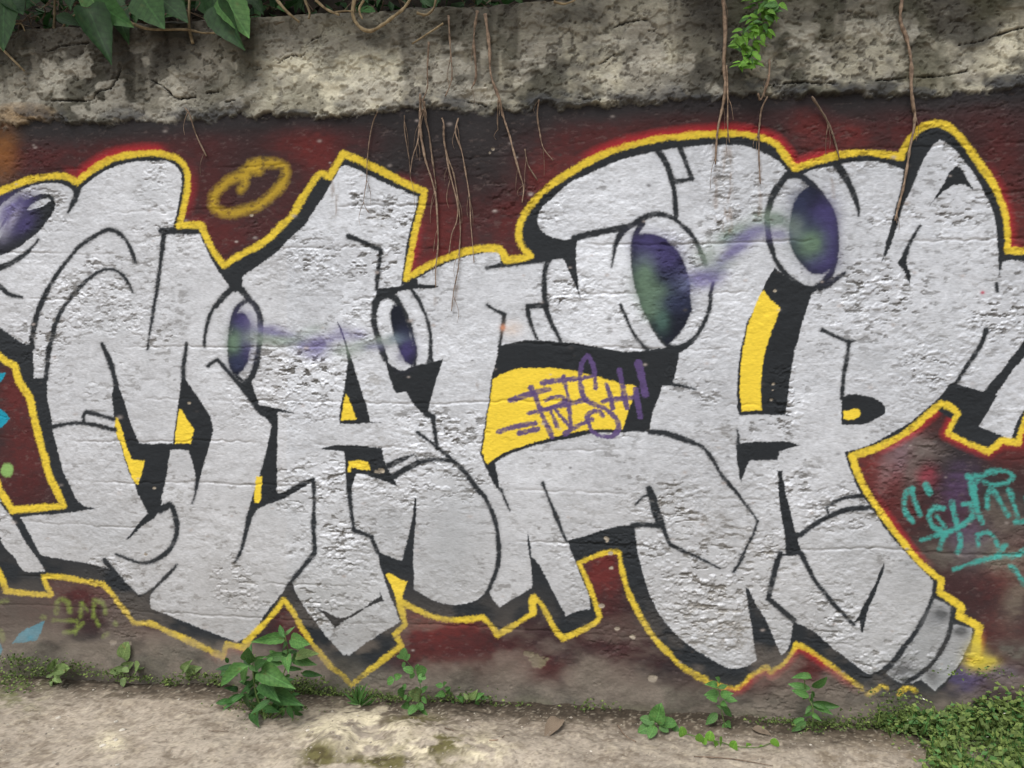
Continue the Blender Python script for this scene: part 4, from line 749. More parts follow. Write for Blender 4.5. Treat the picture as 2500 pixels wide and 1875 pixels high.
# ------------------------------------------------------------------ ground
def ground_h(X, Y):
    px, py = to_px(X, Y, 0.0*X)
    h = (fbm(X*2.2, Y*2.2, 3, 4)-0.5)*0.03+(fbm(X*13, Y*13, 4, 6)-0.5)*0.016+(fbm(X*60, Y*60, 3, 2)-0.5)*0.007
    h = h+0.006*sstep(-0.16, 0.0, Y+(fbm(X*6, Y*6, 3, 9)-0.5)*0.10)
    for gx, gy, rx, ry, a in ((1000, 1810, 230, 70, .045), (800, 1850, 120, 60, .035), (1240, 1850, 150, 50, .02), (420, 1830, 200, 50, .015), (2000, 1850, 250, 50, .012)):
        q = np.exp(-((px-gx)/rx)**2-((py-gy)/ry)**2); h = h+q*a*(0.4+1.2*fbm(X*9, Y*9, 4, 12))
    return h
def ground_near():
    xs = np.arange(-3.9, XR+1.5, 0.0062); ys = np.arange(-1.1, 0.03, 0.0062)
    X, Y = np.meshgrid(xs, ys); H = ground_h(X, Y); px, py = to_px(X, Y, H)
    edge = sstep(-1.1, -0.9, Y); H = H*edge+(-0.004)*(1-edge)
    base = lin(154, 144, 130)*(0.72+0.52*fbm(X*5, Y*7, 4, 3))[..., None]
    col = base
    def mix(m, c):
        nonlocal col
        col = col*(1-m[..., None])+np.asarray(c)*m[..., None]
    n = fbm(X*16, Y*22, 5, 5, .6); n2_ = fbm(X*40, Y*55, 4, 8, .6)
    mix(sstep(0.52, 0.70, n)*0.5, lin(106, 94, 80)); mix(sstep(0.58, 0.70, n2_)*0.45, lin(90, 78, 65)); mix(sstep(0.62, 0.72, fbm(X*22, Y*30, 4, 11))*0.4, lin(176, 165, 146))
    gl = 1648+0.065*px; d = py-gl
    mix(sstep(62, 12, d+(n-0.5)*110)*0.85, lin(78, 68, 56)*1.0); mix(sstep(34, -4, d+(n2_-0.5)*70)*0.9, lin(46, 39, 30))  # dark soil along the wall, deepened as painted contact shade
    def zone(cx, cy, rx, ry): return np.exp(-((px-cx)/rx)**2-((py-cy)/ry)**2)
    pal = np.maximum.reduce([zone(890, 1775, 110, 45), zone(990, 1830, 160, 30), zone(1180, 1830, 60, 30), zone(800, 1790, 60, 40), zone(270, 1815, 30, 25)])
    mix(np.clip(pal*1.3, 0, 1)*sstep(0.36, 0.54, n), lin(196, 186, 160))
    olv = np.maximum.reduce([zone(1060, 1815, 90, 35), zone(780, 1850, 50, 50), zone(950, 1860, 160, 22), zone(1010, 1760, 60, 16)])
    mix(np.clip(olv*1.3, 0, 1)*sstep(0.40, 0.56, fbm(X*12, Y*16, 4, 14)), lin(92, 87, 54)); mix(np.clip(olv, 0, 1)*sstep(0.55, 0.68, n2_)*.8, lin(60, 52, 34))
    mix(np.clip(zone(40, 1690, 60, 40), 0, 1)*sstep(.4, .6, n)*.8, lin(92, 98, 54))
    mix(np.clip(zone(2250, 1860, 300, 70), 0, 1)*sstep(.35, .6, n)*.7, lin(104, 92, 74))
    gr_ = fbm(X*95, Y*95, 2, 1); mix(sstep(.68, .78, gr_)*.3, lin(190, 180, 160)); mix(sstep(.36, .26, gr_)*.4, lin(84, 74, 62))
    V = np.stack([X, Y, H], -1).reshape(-1, 3); idx = np.arange(len(V)).reshape(X.shape)
    F = np.stack([idx[:-1, :-1], idx[:-1, 1:], idx[1:, 1:], idx[1:, :-1]], -1).reshape(-1, 4)
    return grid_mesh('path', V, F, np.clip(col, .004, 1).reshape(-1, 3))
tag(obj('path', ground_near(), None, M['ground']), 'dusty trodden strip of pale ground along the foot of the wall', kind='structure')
def ground_far():
    xs = np.concatenate([np.linspace(-120, -6, 20), np.linspace(-5, 5, 41), np.linspace(6, 120, 20)]); ys = np.concatenate([np.linspace(-120, -6, 20), np.linspace(-5, 0.3, 22)])
    X, Y = np.meshgrid(xs, ys); H = np.where((np.abs(X) < 5.2) & (Y > -1.2), -0.06, -0.006+(fbm(X, Y, 3, 2)-.5)*0.004)
    V = np.stack([X, Y, H], -1).reshape(-1, 3); idx = np.arange(len(V)).reshape(X.shape)
    F = np.stack([idx[:-1, :-1], idx[:-1, 1:], idx[1:, 1:], idx[1:, :-1]], -1).reshape(-1, 4)
    return grid_mesh('ground', V, F)
tag(obj('ground', ground_far(), None, mat_noise('pale_dusty_ground', tuple(lin(112, 101, 88)), tuple(lin(146, 133, 117)), 3, .97, .5)), 'open dusty ground in front of the wall', kind='structure')
def bank():
    xs = np.linspace(-4.5, 4.2, 160); vs_ = np.linspace(0, 1, 50)
    X, T = np.meshgrid(xs, vs_); Y = 0.10+T*2.6; Z = Z_TOP-0.03+sstep(0.02, 0.9, T)*2.2+T*0.9+(fbm(X*3, T*9, 4, 7)-.5)*0.35*sstep(0, .15, T)
    V = np.stack([X, Y, Z], -1).reshape(-1, 3); idx = np.arange(len(V)).reshape(X.shape)
    F = np.stack([idx[:-1, :-1], idx[:-1, 1:], idx[1:, 1:], idx[1:, :-1]], -1).reshape(-1, 4)
    return grid_mesh('hillside', V, F)
tag(obj('hillside', bank(), None, M['soil']), 'dark soil bank rising behind the wall', kind='structure')

# ------------------------------------------------------------------ leaves and plants
rng = random.Random(11)
def leaf_mesh(name, prof, bend=0.18, fold=0.12, wave=0.0, n=12):
    V = []; F = []
    for i in range(n+1):
        t = i/n; w = prof(t)/2*(1+(0.035 if i % 2 else -0.035)); z = -bend*t*t+0.03*math.sin(t*9)*wave
        V += [(-w, t, z+fold*w*2), (0, t, z-0.0), (w, t, z+fold*w*2*(0.8))]
    for i in range(n):
        a = i*3; F += [(a, a+1, a+4, a+3), (a+1, a+2, a+5, a+4)]
    me = bpy.data.meshes.new(name); me.from_pydata(V, [], F)
    for p in me.polygons: p.use_smooth = True
    me.update(); return me
P_OV = lambda t: max(0.02, math.sin(math.pi*min(1, t**0.72))**0.9)
P_LA = lambda t: max(0.02, math.sin(math.pi*t**0.85)**0.8)
P_RD = lambda t: max(0.03, (1-(2*t-1)**2)**0.5*(1.08-0.25*t))
LEAF = {}
for nm_, pf in (('ovate', P_OV), ('lance', P_LA), ('round', P_RD)):
    for mt_ in ('leaf', 'leaf_dark', 'leaf_mid', 'leaf_lime', 'leaf_pale', 'dead'):
        for v_ in range(3):
            me_ = leaf_mesh('leaf_%s' % nm_, pf, (0.10, 0.24, 0.36)[v_], (0.10, 0.22, 0.05)[v_], (0, 1, .5)[v_]); me_.materials.append(M[mt_]); LEAF[nm_, mt_, v_] = me_
def leaf(parent, base, tip, w, y0, y1, shape='ovate', mat='leaf', up=0.55, name='leaf'):
    """one leaf from photo point base to photo point tip, at depths y0 -> y1, w = width/length"""
    b = Vector(on_wall(base[0], base[1], y0)); t = Vector(on_wall(tip[0], tip[1], y1)); ax = t-b; L = ax.length; ax.normalize()
    n = Vector((rng.uniform(-.45, .45), -0.75, up+rng.uniform(-.35, .35))); n = (n-ax*n.dot(ax)).normalized(); x = ax.cross(n)
    o = bpy.data.objects.new(name, LEAF[shape, mat, rng.randrange(3)]); C.objects.link(o)
    R = Matrix((x, ax, n)).transposed().to_4x4(); S = Matrix.Diagonal((L*w, L, L, 1))
    o.parent = parent; o.matrix_basis = Matrix.Translation(b-parent.location)@R@S
    return o
def local_tube(parent, name, P, r0, r1, mat, wob=0.1, seg=6):
    return obj(name, tube_mesh(name, [Vector(p)-parent.location for p in P], r0, r1, seg, wob, rng), parent, M[mat])
def P2(s): return [(p[0], p[1]) for p in pts(s)]
def plant(name, label, cat, base, stems, leaves, shape, mat, depth=None, w=.42, stem_mat='stem', r=0.003, group=None, up=.55, spread=0.05, vary=False):
    """base: ground pixel; stems: list of pixel paths from the base; leaves: 'x,y>x,y' pairs, optional :width"""
    b = P2(base)[0]; g = on_ground(*b); th = thing(name, label, cat, tuple(g), group)
    yb = g[1] if depth is None else depth
    for s_ in stems:
        q = P2(s_); n = len(q)
        local_tube(th, 'stem', [on_wall(a, c, yb+(0.0 if i == 0 else rng.uniform(-1, 1)*0.012)) for i, (a, c) in enumerate(q)], r, r*0.5, stem_mat)
    tl = leaves.split()[0]
    for k in leaves.split()[1:]:
        if k in TILE: tl = k; continue
        ab, *ww = k.split(':'); a, c = ab.split('>'); a = P2(tl+' '+a)[0]; c = P2(tl+' '+c)[0]
        y0 = yb+rng.uniform(-.5, .5)*spread; leaf(th, a, c, float(ww[0]) if ww else w*rng.uniform(.85, 1.15), y0, y0+rng.uniform(-1.0, .35)*spread, shape, 'leaf_mid' if vary and (rng.random() < .3 or c[1] > 1690 and rng.random() < .6) else ('leaf_pale' if mat == 'leaf' and rng.random() < .14 else mat), up)
    return th
plant('leafy_plant', 'large bushy green plant with pointed leaves growing at the foot of the wall', 'plant', "D1 1720,570", ["D1 1720,570 1650,420 1625,240 1640,150", "D1 1730,570 1780,400 1850,180 1830,20", "D1 1720,570 1600,460 1560,430", "D1 1740,570 1840,500 1880,490"],
      "D1 1825,45>1640,65 1830,45>1790,-45 1860,60>1960,130 1850,80>1765,150 1870,50>1975,85 1835,30>1880,-30 1900,170>2035,138 1880,165>1965,210 1850,160>1695,172 1840,170>1850,240 1860,150>1920,110 1622,185>1605,75 1640,190>1555,180 1640,190>1700,165 1620,190>1585,130 "
      "1600,225>1375,355 1595,225>1505,365 1640,235>1700,190 1650,255>1640,375 1680,255>1845,342 1680,225>1785,195 1600,225>1660,262 1590,225>1480,235 1580,405>1425,505 1590,400>1565,545 1620,385>1695,430 1700,375>1815,335 1760,400>1910,465 1770,400>1805,490 1740,445>1595,525 "
      "1860,480>1965,500 1850,480>1885,570 1830,495>1775,570 1680,500>1585,565 1700,415>1635,490 1560,420>1440,460 1760,330>1880,300 1740,350>1650,400 1800,430>1740,540 1870,420>1930,400 1700,520>1700,590 1650,520>1640,590 1900,500>1950,560 1800,260>1880,350 1700,330>1760,430 1640,330>1540,400 1750,170>1700,230",
      'ovate', 'leaf', w=.36, spread=.12, r=.004, vary=True)
lp = [o for o in C.objects if o.name == 'leafy_plant'][0]
for _ in range(38):
    k_ = rng.random(); cx_ = 1700+rng.gauss(0, 110+60*(1-k_)); cy_p = 90+k_*450; an_ = rng.uniform(-.4, math.pi+.4); L_p = rng.uniform(60, 130)
    a_p = P2('D1 %f,%f' % (cx_, cy_p))[0]; b_p = P2('D1 %f,%f' % (cx_+math.cos(an_)*L_p, cy_p+math.sin(an_)*L_p*.7))[0]; y_p = lp.location.y+rng.uniform(.0, .07)
    leaf(lp, a_p, b_p, rng.uniform(.3, .42), y_p, y_p-rng.uniform(-.02, .05), 'ovate', rng.choice(('leaf_mid', 'leaf_mid', 'leaf', 'leaf_dark')), .6)
plant('seedling', 'small seedling with rounded leaves left of the bushy plant', 'plant', "D1 800,330", ["D1 800,330 800,250 790,150"], "D1 790,185>788,105:.75 800,240>705,268:.6 800,240>838,212 860,240>940,215 850,260>905,292 800,300>788,358:.8 790,240>825,262 870,255>885,215 760,260>735,295", 'round', 'leaf_pale', w=.7, r=.0018)
plant('weed_sprout', 'pale yellow-green sprout of tiny leaves at the far left foot', 'plant', "D1 350,340", ["D1 350,340 345,280 350,200"], "D1 340,240>295,232 345,220>362,185 350,250>405,262 340,280>295,298 350,300>385,325 345,305>325,350 350,235>320,205 352,265>390,240 340,320>300,330 355,320>365,355", 'round', 'leaf_pale', w=.6, r=.0015)
plant('weed_sprout', 'drooping dusty grey-green sprout between the seedling and the bushy plant', 'plant', "D1 1180,340", ["D1 1180,340 1175,250"], "D1 1165,260>1160,190 1180,260>1215,195 1190,265>1270,240 1150,270>1095,290 1180,280>1205,325 1170,280>1130,330 1185,300>1250,310", 'ovate', 'leaf_pale', w=.5, r=.002)
plant('leafy_weed', 'slender weed with lobed leaves climbing the wall right of the pointed foot', 'plant', "D2 510,540", ["D2 510,540 540,420 530,290 440,180"],
      "D2 435,185>440,112 430,175>392,160 440,190>475,150 440,200>430,235 500,262>445,238 510,250>530,215 520,270>578,250 510,280>470,295 530,290>578,305 540,300>545,335 375,312>312,332:.7 380,302>415,288 550,400>585,355 540,410>515,362 540,420>485,398 440,402>402,388 520,480>470,515 520,470>560,505 500,432>462,442 560,420>578,468 450,410>440,445 470,470>430,490 540,510>560,545 500,520>470,545 430,380>450,340", 'round', 'leaf', w=.72, r=.002)
plant('grass_tuft', 'tuft of short grass blades left of the slender weed', 'grass', "D2 150,480", ["D2 150,480 150,440"], "D2 150,475>100,385:.14 150,475>140,345:.12 155,475>175,355:.13 160,475>205,375:.14 145,475>75,420:.14 150,475>120,360:.12 160,475>230,420:.13 155,475>190,340:.12 145,475>60,460:.13 165,475>250,455:.13 150,475>160,365:.12 140,480>90,450:.14", 'lance', 'leaf', up=.2, r=.0015)
plant('weed_sprout', 'low dark weed with two light leaves right of the slender weed', 'plant', "D2 760,480", ["D2 760,480 720,400 690,350", "D2 760,480 850,440 930,430"], "D2 690,355>635,345:.6 690,350>710,330 700,400>660,410 720,400>730,380 850,440>820,400 860,440>900,400 930,430>980,430 900,440>940,400 820,450>780,420 760,450>740,480 900,450>920,485 700,380>740,360", 'ovate', 'leaf', w=.55, r=.0015)
plant('seedling', 'rounded bright green seedling sitting on the ground below the dark arch', 'plant', "D2 2060,650", ["D2 2060,650 2060,600"], "D2 2060,590>2082,485:.75 2050,590>1962,555:.7 2050,600>1945,645:.65 2080,600>2195,588:.65 2080,612>2135,645:.75 2050,612>2020,668:.7 2160,600>2205,645 2070,600>2120,560", 'round', 'leaf', w=.7, r=.002)
plant('leafy_weed', 'thin upright weed with oval leaves under the curved yellow line', 'plant', "D3 295,640", ["D3 295,640 265,500 245,350"], "D3 240,360>175,338 250,370>305,342 250,400>172,412:.6 260,412>318,402 280,432>368,442:.55 240,440>175,428 270,490>355,552:.45 240,530>165,605:.5 280,500>235,478 290,590>285,660 300,580>325,622 265,460>300,480 255,330>235,300", 'ovate', 'leaf', w=.55, r=.002)
plant('leafy_weed', 'tall weed with long drooping toothed leaves between the two lower-right feet', 'plant', "D3 850,660", ["D3 850,660 855,500 810,400 800,300"], "D3 845,300>735,292:.36 850,362>945,308:.4 840,372>695,342:.36 830,422>725,382:.38 850,462>1025,492:.32 860,482>965,522:.35 810,582>735,645:.42 800,562>715,602:.4 860,622>995,768:.32 830,642>675,692:.32 780,652>760,702:.5 830,440>870,400:.4 820,400>790,450:.4 850,520>800,560:.4 850,540>900,570:.4 845,480>810,520:.4", 'lance', 'leaf', w=.36, spread=.07, r=.003)
cr = plant('creeping_vine', 'creeping vine with a row of round light green leaves on the ground', 'plant', "D3 340,770", [], "D3 20,680>20,630:1 130,715>125,665:.9 190,710>195,660:1 260,745>262,690:1 340,770>342,722:1 440,785>440,728:1 520,780>525,735:1 610,740>612,695:1 150,730>165,690:.9 235,750>225,715:.8 400,790>415,760:.8", 'round', 'leaf_lime', w=1, spread=.02, up=1.1)
local_tube(cr, 'stem', [Vector(on_ground(a, b))+Vector((0, 0, .02)) for a, b in P2("D3 10,690 130,720 260,750 340,775 440,785 520,780 610,745")], .0022, .0015, 'stem')
# overhanging plants at the top
bp = thing('broad_leaf_plant', 'broad-leaved dark green plant hanging over the upper left of the wall', 'plant', (-2.2, 0.05, Z_TOP))
for q, w_, m_, y_ in (("T1 30,-10 8,300", .42, 'leaf_dark', -.10), ("T1 60,-10 135,65", .5, 'leaf_dark', -.05), ("T1 570,-30 670,85", .55, 'leaf', -.06), ("T1 600,10 825,150", .42, 'leaf_mid', -.08), ("T1 560,50 695,330", .45, 'leaf_dark', -.12), ("T1 900,-40 1035,155", .6, 'leaf_mid', -.10), ("T1 1040,0 1195,115", .45, 'leaf_dark', -.07),
                      ("T1 1440,-20 1590,210", .5, 'leaf', -.10), ("T1 1400,30 1510,270", .52, 'leaf_dark', -.12), ("T1 1370,-30 1400,130", .5, 'leaf_dark', -.06), ("T1 700,-30 800,165", .4, 'leaf_dark', -.05), ("T1 -60,-20 -140,200", .42, 'leaf_dark', -.08), ("T1 470,-40 440,20", .5, 'leaf_dark', -.02), ("T1 1500,-30 1560,60", .5, 'leaf_dark', -.03)):
    (a, b) = P2(q); leaf(bp, a, b, w_, y_+.05, y_-.04, 'ovate', m_, .35)
for _ in range(46):
    a = (rng.choice((rng.uniform(-60, 640), rng.uniform(-60, 640), rng.uniform(600, 1300))), rng.uniform(-60, 45)); an = rng.uniform(.2, 2.9); L = rng.uniform(30, 75)*(1 if a[0] < 600 else .6)
    yy = rng.uniform(.0, .14); leaf(bp, a, (a[0]+math.cos(an)*L, a[1]+math.sin(an)*L*.8), rng.uniform(.4, .55), yy, yy-rng.uniform(0, .05), 'ovate', rng.choice(('leaf_dark', 'leaf_dark', 'leaf_mid')), .3)
for q, r_ in (("T1 345,290 350,120 355,-60", .006), ("T1 365,270 420,150 540,60", .005), ("T1 1240,280 1215,160 1220,-40", .007), ("T1 -5,295 80,380 155,455", .0055)):
    P = P2(q); local_tube(bp, 'stem', [on_wall(a, b, -.035 if q[3] in '-1' and 'T1 -5' in q or '1240' in q else .06) for a, b in P], r_, r_*.7, 'vine')
fv = thing('climbing_vine', 'lime green small-leaved vine hanging down the concrete band at upper right', 'plant', tuple(on_wall(1855, 10, -.05)))
st = P2("T3 540,-60 545,40 530,110 500,170 450,240 425,310 425,380 430,430")
local_tube(fv, 'stem', [on_wall(a, b, -.05) for a, b in st], .004, .002, 'stem')
for i in range(120):
    k = rng.uniform(0, len(st)-1.001); j = int(k); f = k-j; a = (st[j][0]*(1-f)+st[j+1][0]*f, st[j][1]*(1-f)+st[j+1][1]*f)
    wd = 1.0 if a[1] < 110 else .8
    off = (rng.uniform(-34, 34)*wd, rng.uniform(-8, 8)); an = rng.uniform(-.3, math.pi+.3) if rng.random() < .8 else rng.uniform(0, 6.28); L = rng.uniform(17, 31)
    b = (a[0]+off[0], a[1]+off[1]); c = (b[0]+math.cos(an)*L, b[1]+math.sin(an)*L*.8)
    y0 = -.05-rng.uniform(0, .05); leaf(fv, b, c, rng.uniform(.45, .65), y0, y0-rng.uniform(0, .02), 'ovate', 'leaf_lime' if rng.random() < .78 else 'leaf', .6)

# ------------------------------------------------------------------ roots and vines
ROOTS = [
    ("A1 1560,-60 1595,0 1650,160 1745,350", 5, 4, 'short straight root hanging above the yellow ring'),
    ("T2 270,720 A2 1080,60 1050,200 1030,400 1020,550 1000,740 1040,830", 3.5, 2, 'thin brown root hanging in front of the tall pointed letter'),
    ("T2 440,740 A2 1345,150 1378,380 1390,540", 4, 2.5, 'short grey root left of the thick paired roots'),
    ("T2 545,600 A2 1470,0 1480,150 1500,280 1525,400 1570,550 1602,700 1622,900 1620,1100 1602,1300 1600,1460", 8, 3.5, 'thickest brown root dangling between the second and third letters'),
    ("T2 570,650 A2 1515,20 1545,150 1568,320 1590,500 1605,640", 7, 4, 'brown root twisted beside the thickest dangling root'),
    ("T2 560,700 A2 1470,60 1450,220 1415,350 1388,500", 4, 2.5, 'thin root branching left from the thickest dangling root'),
    ("T2 680,760 A2 1665,80 1672,200 1700,350 1752,500 1792,700 1812,950 1802,1150 1790,1300 1755,1500 1740,1659", 6, 2.5, 'long grey root dangling just right of the thickest root'),
    ("A2 1672,220 1705,400 1745,560 1782,760 1775,900 1735,1010 1718,1180", 4.5, 2.5, 'thin root that forks off the long grey root'),
    ("T2 790,760 A2 1775,150 1822,300 1862,500 1882,700 1892,900 1912,1100 1920,1250", 5, 2.5, 'thin pale root third from the thickest root'),
    ("T2 960,90 985,300 1000,480 1055,640 A3 95,0 150,170 190,330 240,500 272,620 262,740", 9, 4, 'tan root running down the band and dangling before the dark red corner'),
    ("T2 1040,640 A3 55,40 60,130", 5, 3, 'short tan root stub beside the tan root'),
    ("A3 275,290 300,420 395,555", 4, 3, 'faint short root slanting right of the tan root'),
    ("T2 1310,640 A3 390,0 402,150 432,280 520,385", 5, 3, 'curved thin root right of the dark red corner'),
    ("T3 270,-40 290,200 285,400 290,560 270,680 245,810 A3 1900,250 1885,420", 10, 4, 'dark root beside the lime vine running down to the round eye letter'),
    ("T3 300,420 305,640 A3 1995,110 2005,240", 5, 3, 'thin root right of the dark root under the lime vine'),
    ("T3 575,380 565,510 520,640 500,600", 6, 4, 'pale root kinked at the edge of the band right of the lime vine'),
    ("T3 565,620 530,700 515,800 500,890 A4 165,200 170,400 178,600", 6, 2.5, 'brown root hanging over the yellow line right of the lime vine'),
    ("T3 850,620 920,730 965,810 A4 750,280 790,410", 6, 3.5, 'slanting brown root above the last letter'),
    ("T3 1430,-20 1415,130 1460,250 1492,400 1492,560 1502,700 A4 1370,60 1362,160 1335,320 1305,500 1275,650 1240,800 1212,880", 9, 6, 'thick brown root hanging left of the pointed ear'),
    ("T2 905,70 890,250 900,480 870,570", 8, 5, 'brown root lying on the band above the thick roots'),
    ("T2 595,270 590,450 590,560 550,660", 6, 4, 'dark thin root lying on the pale patch of the band'),
    ("T2 720,100 735,300 750,500 700,620", 6, 3, 'thin root lying on the band left of the tan root'),
]
for t, w0, w1, lb in ROOTS:
    q = P2(t); mid = q[0]; sc = 0.00158
    P = []
    q = [(a+rng.uniform(-2, 2), b) for a, b in q]
    for i, (a, b) in enumerate(q):
        inb = b < ledge_py(a)+6
        P.append(on_wall(a, b, -.032 if inb else -.012+rng.uniform(-.004, .004)))
    o = obj('hanging_root', tube_mesh('hanging_root', P, w0*sc*.44, w1*sc*.40, 6, .4, rng), None, M['root']); tag(o, lb, 'root', 'roots hanging down the wall')
    for _ in range(min(4, len(q)//2)):
        k = rng.randrange(len(q)-1); a, b = q[k]; c, d = q[k+1]; f = rng.random(); a, b = a+(c-a)*f, b+(d-b)*f; dx = rng.choice((-1, 1))*rng.uniform(4, 14); L = rng.uniform(25, 80)
        yy = -.034 if b < ledge_py(a)+6 else -.012
        obj('rootlet', tube_mesh('rootlet', [on_wall(a, b, yy), on_wall(a+dx*.7, b+L*.35, yy), on_wall(a+dx, b+L*.7, yy+.002), on_wall(a+dx*rng.uniform(.4, 1.3), b+L, yy+.003)], 1.5*sc*.5, .8*sc*.5, 5, .3, rng), o, M['root'])
VINES = [
    ("T2 125,-30 108,90 150,170 220,200 300,160 380,100 440,50 500,-40", 11, 9, 'pale looping vine stem hanging over the top of the wall'), ("T2 520,82 580,96 630,50 645,-30", 8, 7, 'small pale vine loop right of the large loop'),
    ("T2 690,150 640,185 600,210 490,282", 6, 5, 'short yellowish twig sticking out over the band'), ("T1 815,130 900,172 1000,190 1200,190 1300,212 1405,210", 9, 7, 'pale straight vine lying along the top edge of the wall'),
    ("T1 1780,0 1850,80 1925,142", 10, 8, 'pale vine stub pointing down near the dry leaf'), ("T1 2030,0 2100,60 2180,95", 9, 7, 'pale vine stub right of the dry leaf'), ("T2 -10,80 60,70 110,75", 6, 5, 'thin vine joining the large loop from the left'),
    ("T2 180,0 150,60 170,120", 7, 6, 'thin inner vine inside the large loop'), ("T1 1960,0 1990,80 1985,120", 8, 6, 'brown vine stub hanging between the two pale stubs'), ("T2 1400,10 1470,25 1540,0", 7, 5, 'vine lying on the wall top at the middle'), ("T1 60,170 130,150 160,200", 5, 4, 'thin twig at the top left corner'),
]
for t, w0, w1, lb in VINES:
    q = P2(t); P = [on_wall(a, b, -.055+rng.uniform(-.008, .008)) for a, b in q]
    o = obj('vine_stem', tube_mesh('vine_stem', P, w0*.00158*.42, w1*.00158*.38, 7, .2, rng), None, M['vine']); tag(o, lb, 'vine', 'bare vine stems over the top of the wall')

# ------------------------------------------------------------------ foliage masses
def cards(name, n, fn, mats, parent=None):
    V = []; F = []; MI = []
    for i in range(n):
        p, ax, nr, L, w, mi = fn(i); L = min(L, .010) if name == 'ground_cover' and mi == 2 else L; ax = ax.normalized(); nr = (nr-ax*nr.dot(ax)).normalized(); x = ax.cross(nr); k = len(V)
        V += [p, p+ax*L*.45-x*L*w/2+nr*L*.06, p+ax*L*.5-nr*L*.02, p+ax*L*.45+x*L*w/2+nr*L*.06, p+ax*L-nr*L*.12]
        F += [(k, k+2, k+1), (k, k+3, k+2), (k+1, k+2, k+4), (k+2, k+3, k+4)]; MI += [mi]*4
    me = bpy.data.meshes.new(name); me.from_pydata(V, [], F)
    for m in mats: me.materials.append(m)
    me.polygons.foreach_set('material_index', MI); me.update(); return obj(name, me, parent)
U = rng.uniform
def rv(): return Vector((U(-1, 1), U(-1, 1), U(-1, 1)))
def f_top(i):
    if i % 3 == 0: p = Vector((U(-3.9, 2.9), U(-.5, .2), U(2.95, 3.5)))  # unseen overhang of leaves, added to shade the bank and wall top
    else: p = Vector((U(-3.9, 2.9), U(.18, .9), U(2.72, 3.6)))
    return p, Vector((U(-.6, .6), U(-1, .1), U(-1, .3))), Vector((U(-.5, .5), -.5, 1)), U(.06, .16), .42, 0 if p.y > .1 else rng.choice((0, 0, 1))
TW = [[], []]
for _ in range(150):
    x0 = U(-3.6, 1.2); p0 = Vector((x0, U(.0, .30), U(2.69, 2.98))); d = Vector((U(-1, 1), U(-.4, .2), U(-.5, .7))).normalized()*U(.06, .2)
    m_ = tube_mesh('t', [p0, p0+d*.5+rv()*.02, p0+d+rv()*.03, p0+d*1.4+rv()*.06+Vector((0, 0, -.03))], U(.0015, .0045), .001, 5, .2, rng); k = len(TW[0])
    TW[0] += [v.co.copy() for v in m_.vertices]; TW[1] += [tuple(i+k for i in f.vertices) for f in m_.polygons]; bpy.data.meshes.remove(m_)
mt = bpy.data.meshes.new('tangled_twigs'); mt.from_pydata(TW[0], [], TW[1]); mt.update()
tag(obj('tangled_twigs', mt, None, M['root']), 'tangle of thin dark twigs along the top of the wall', 'twigs', kind='stuff')
def f_lit(i): return Vector((U(-3.8, 2.6), U(.0, .3), Z_TOP+U(.01, .06))), Vector((U(-1, 1), U(-1, 1), U(-.2, .3))), Vector((U(-.5, .5), U(-.6, .2), 1)), U(.02, .06), .5, rng.choice((0, 0, 1))
tag(cards('leaf_litter', 700, f_lit, [M['dead'], M['soil']]), 'dead leaves and debris lying on top of the wall', 'leaf litter', kind='stuff')
tag(cards('foliage_and_shade_overhang', 7000, f_top, [M['leaf_dark'], M['leaf']]), 'dark tangled foliage on the bank above the wall, with an unseen overhang added for shade', 'foliage', kind='stuff')
SPR = []
for k in range(150):
    while True:
        px, py = U(2090, 2680), (U(1745, 1800) if k % 2 else U(1790, 1940))
        if px > np.interp(py, [1745, 1770, 1820, 1875, 1940], [2105, 2140, 2195, 2245, 2300])+abs(rng.gauss(0, 30)): break
    g = on_ground(px, py); near = k % 2
    SPR.append((g[0]+rng.gauss(0, .01), min(g[1], -.03), (rng.choice((U(.04, .10), U(.07, .16))) if near and px > 2230 else U(.02, .08))+(.06 if U(0, 1) < .12 and px > 2300 else 0), U(.02, .045), U(.6, 1.5)))
def f_cover(i):
    x, y, h, r, sz = SPR[i % len(SPR)]; k = U(0, 1)**.8
    p = Vector((x+rng.gauss(0, r*(1.15-.6*k)), y+rng.gauss(0, r*.8), h*k+U(0, .012)))
    if U(0, 1) < .05: return Vector((p.x, p.y, U(0, .02))), Vector((U(-.5, .5), U(-.6, .2), 1)), Vector((U(-.6, .6), -1, .2)), U(.04, .11), .09, rng.choice((0, 1, 3))
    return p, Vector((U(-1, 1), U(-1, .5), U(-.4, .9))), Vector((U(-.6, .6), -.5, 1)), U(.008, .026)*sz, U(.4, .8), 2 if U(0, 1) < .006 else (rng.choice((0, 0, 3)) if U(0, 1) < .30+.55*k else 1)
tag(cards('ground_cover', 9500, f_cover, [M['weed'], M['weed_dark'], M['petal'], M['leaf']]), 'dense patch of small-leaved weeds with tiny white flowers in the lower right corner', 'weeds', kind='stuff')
MOSS = [(40, 1612, 60, 14, 240), (150, 1625, 70, 14, 220), (20, 1680, 60, 22, 260), (250, 1645, 60, 8, 120), (480, 1650, 60, 10, 120), (530, 1660, 30, 14, 140), (740, 1672, 60, 22, 360), (780, 1690, 40, 14, 160), (880, 1700, 60, 20, 300), (1130, 1705, 70, 16, 260), (1010, 1715, 60, 16, 200), (1230, 1725, 60, 8, 90), (1450, 1725, 60, 12, 70), (1900, 1770, 70, 16, 160), (2020, 1775, 100, 22, 320), (2130, 1760, 80, 26, 340), (2000, 1790, 60, 14, 120), (2180, 1720, 60, 40, 200), (640, 1740, 90, 26, 260), (2400, 1640, 120, 14, 60)]
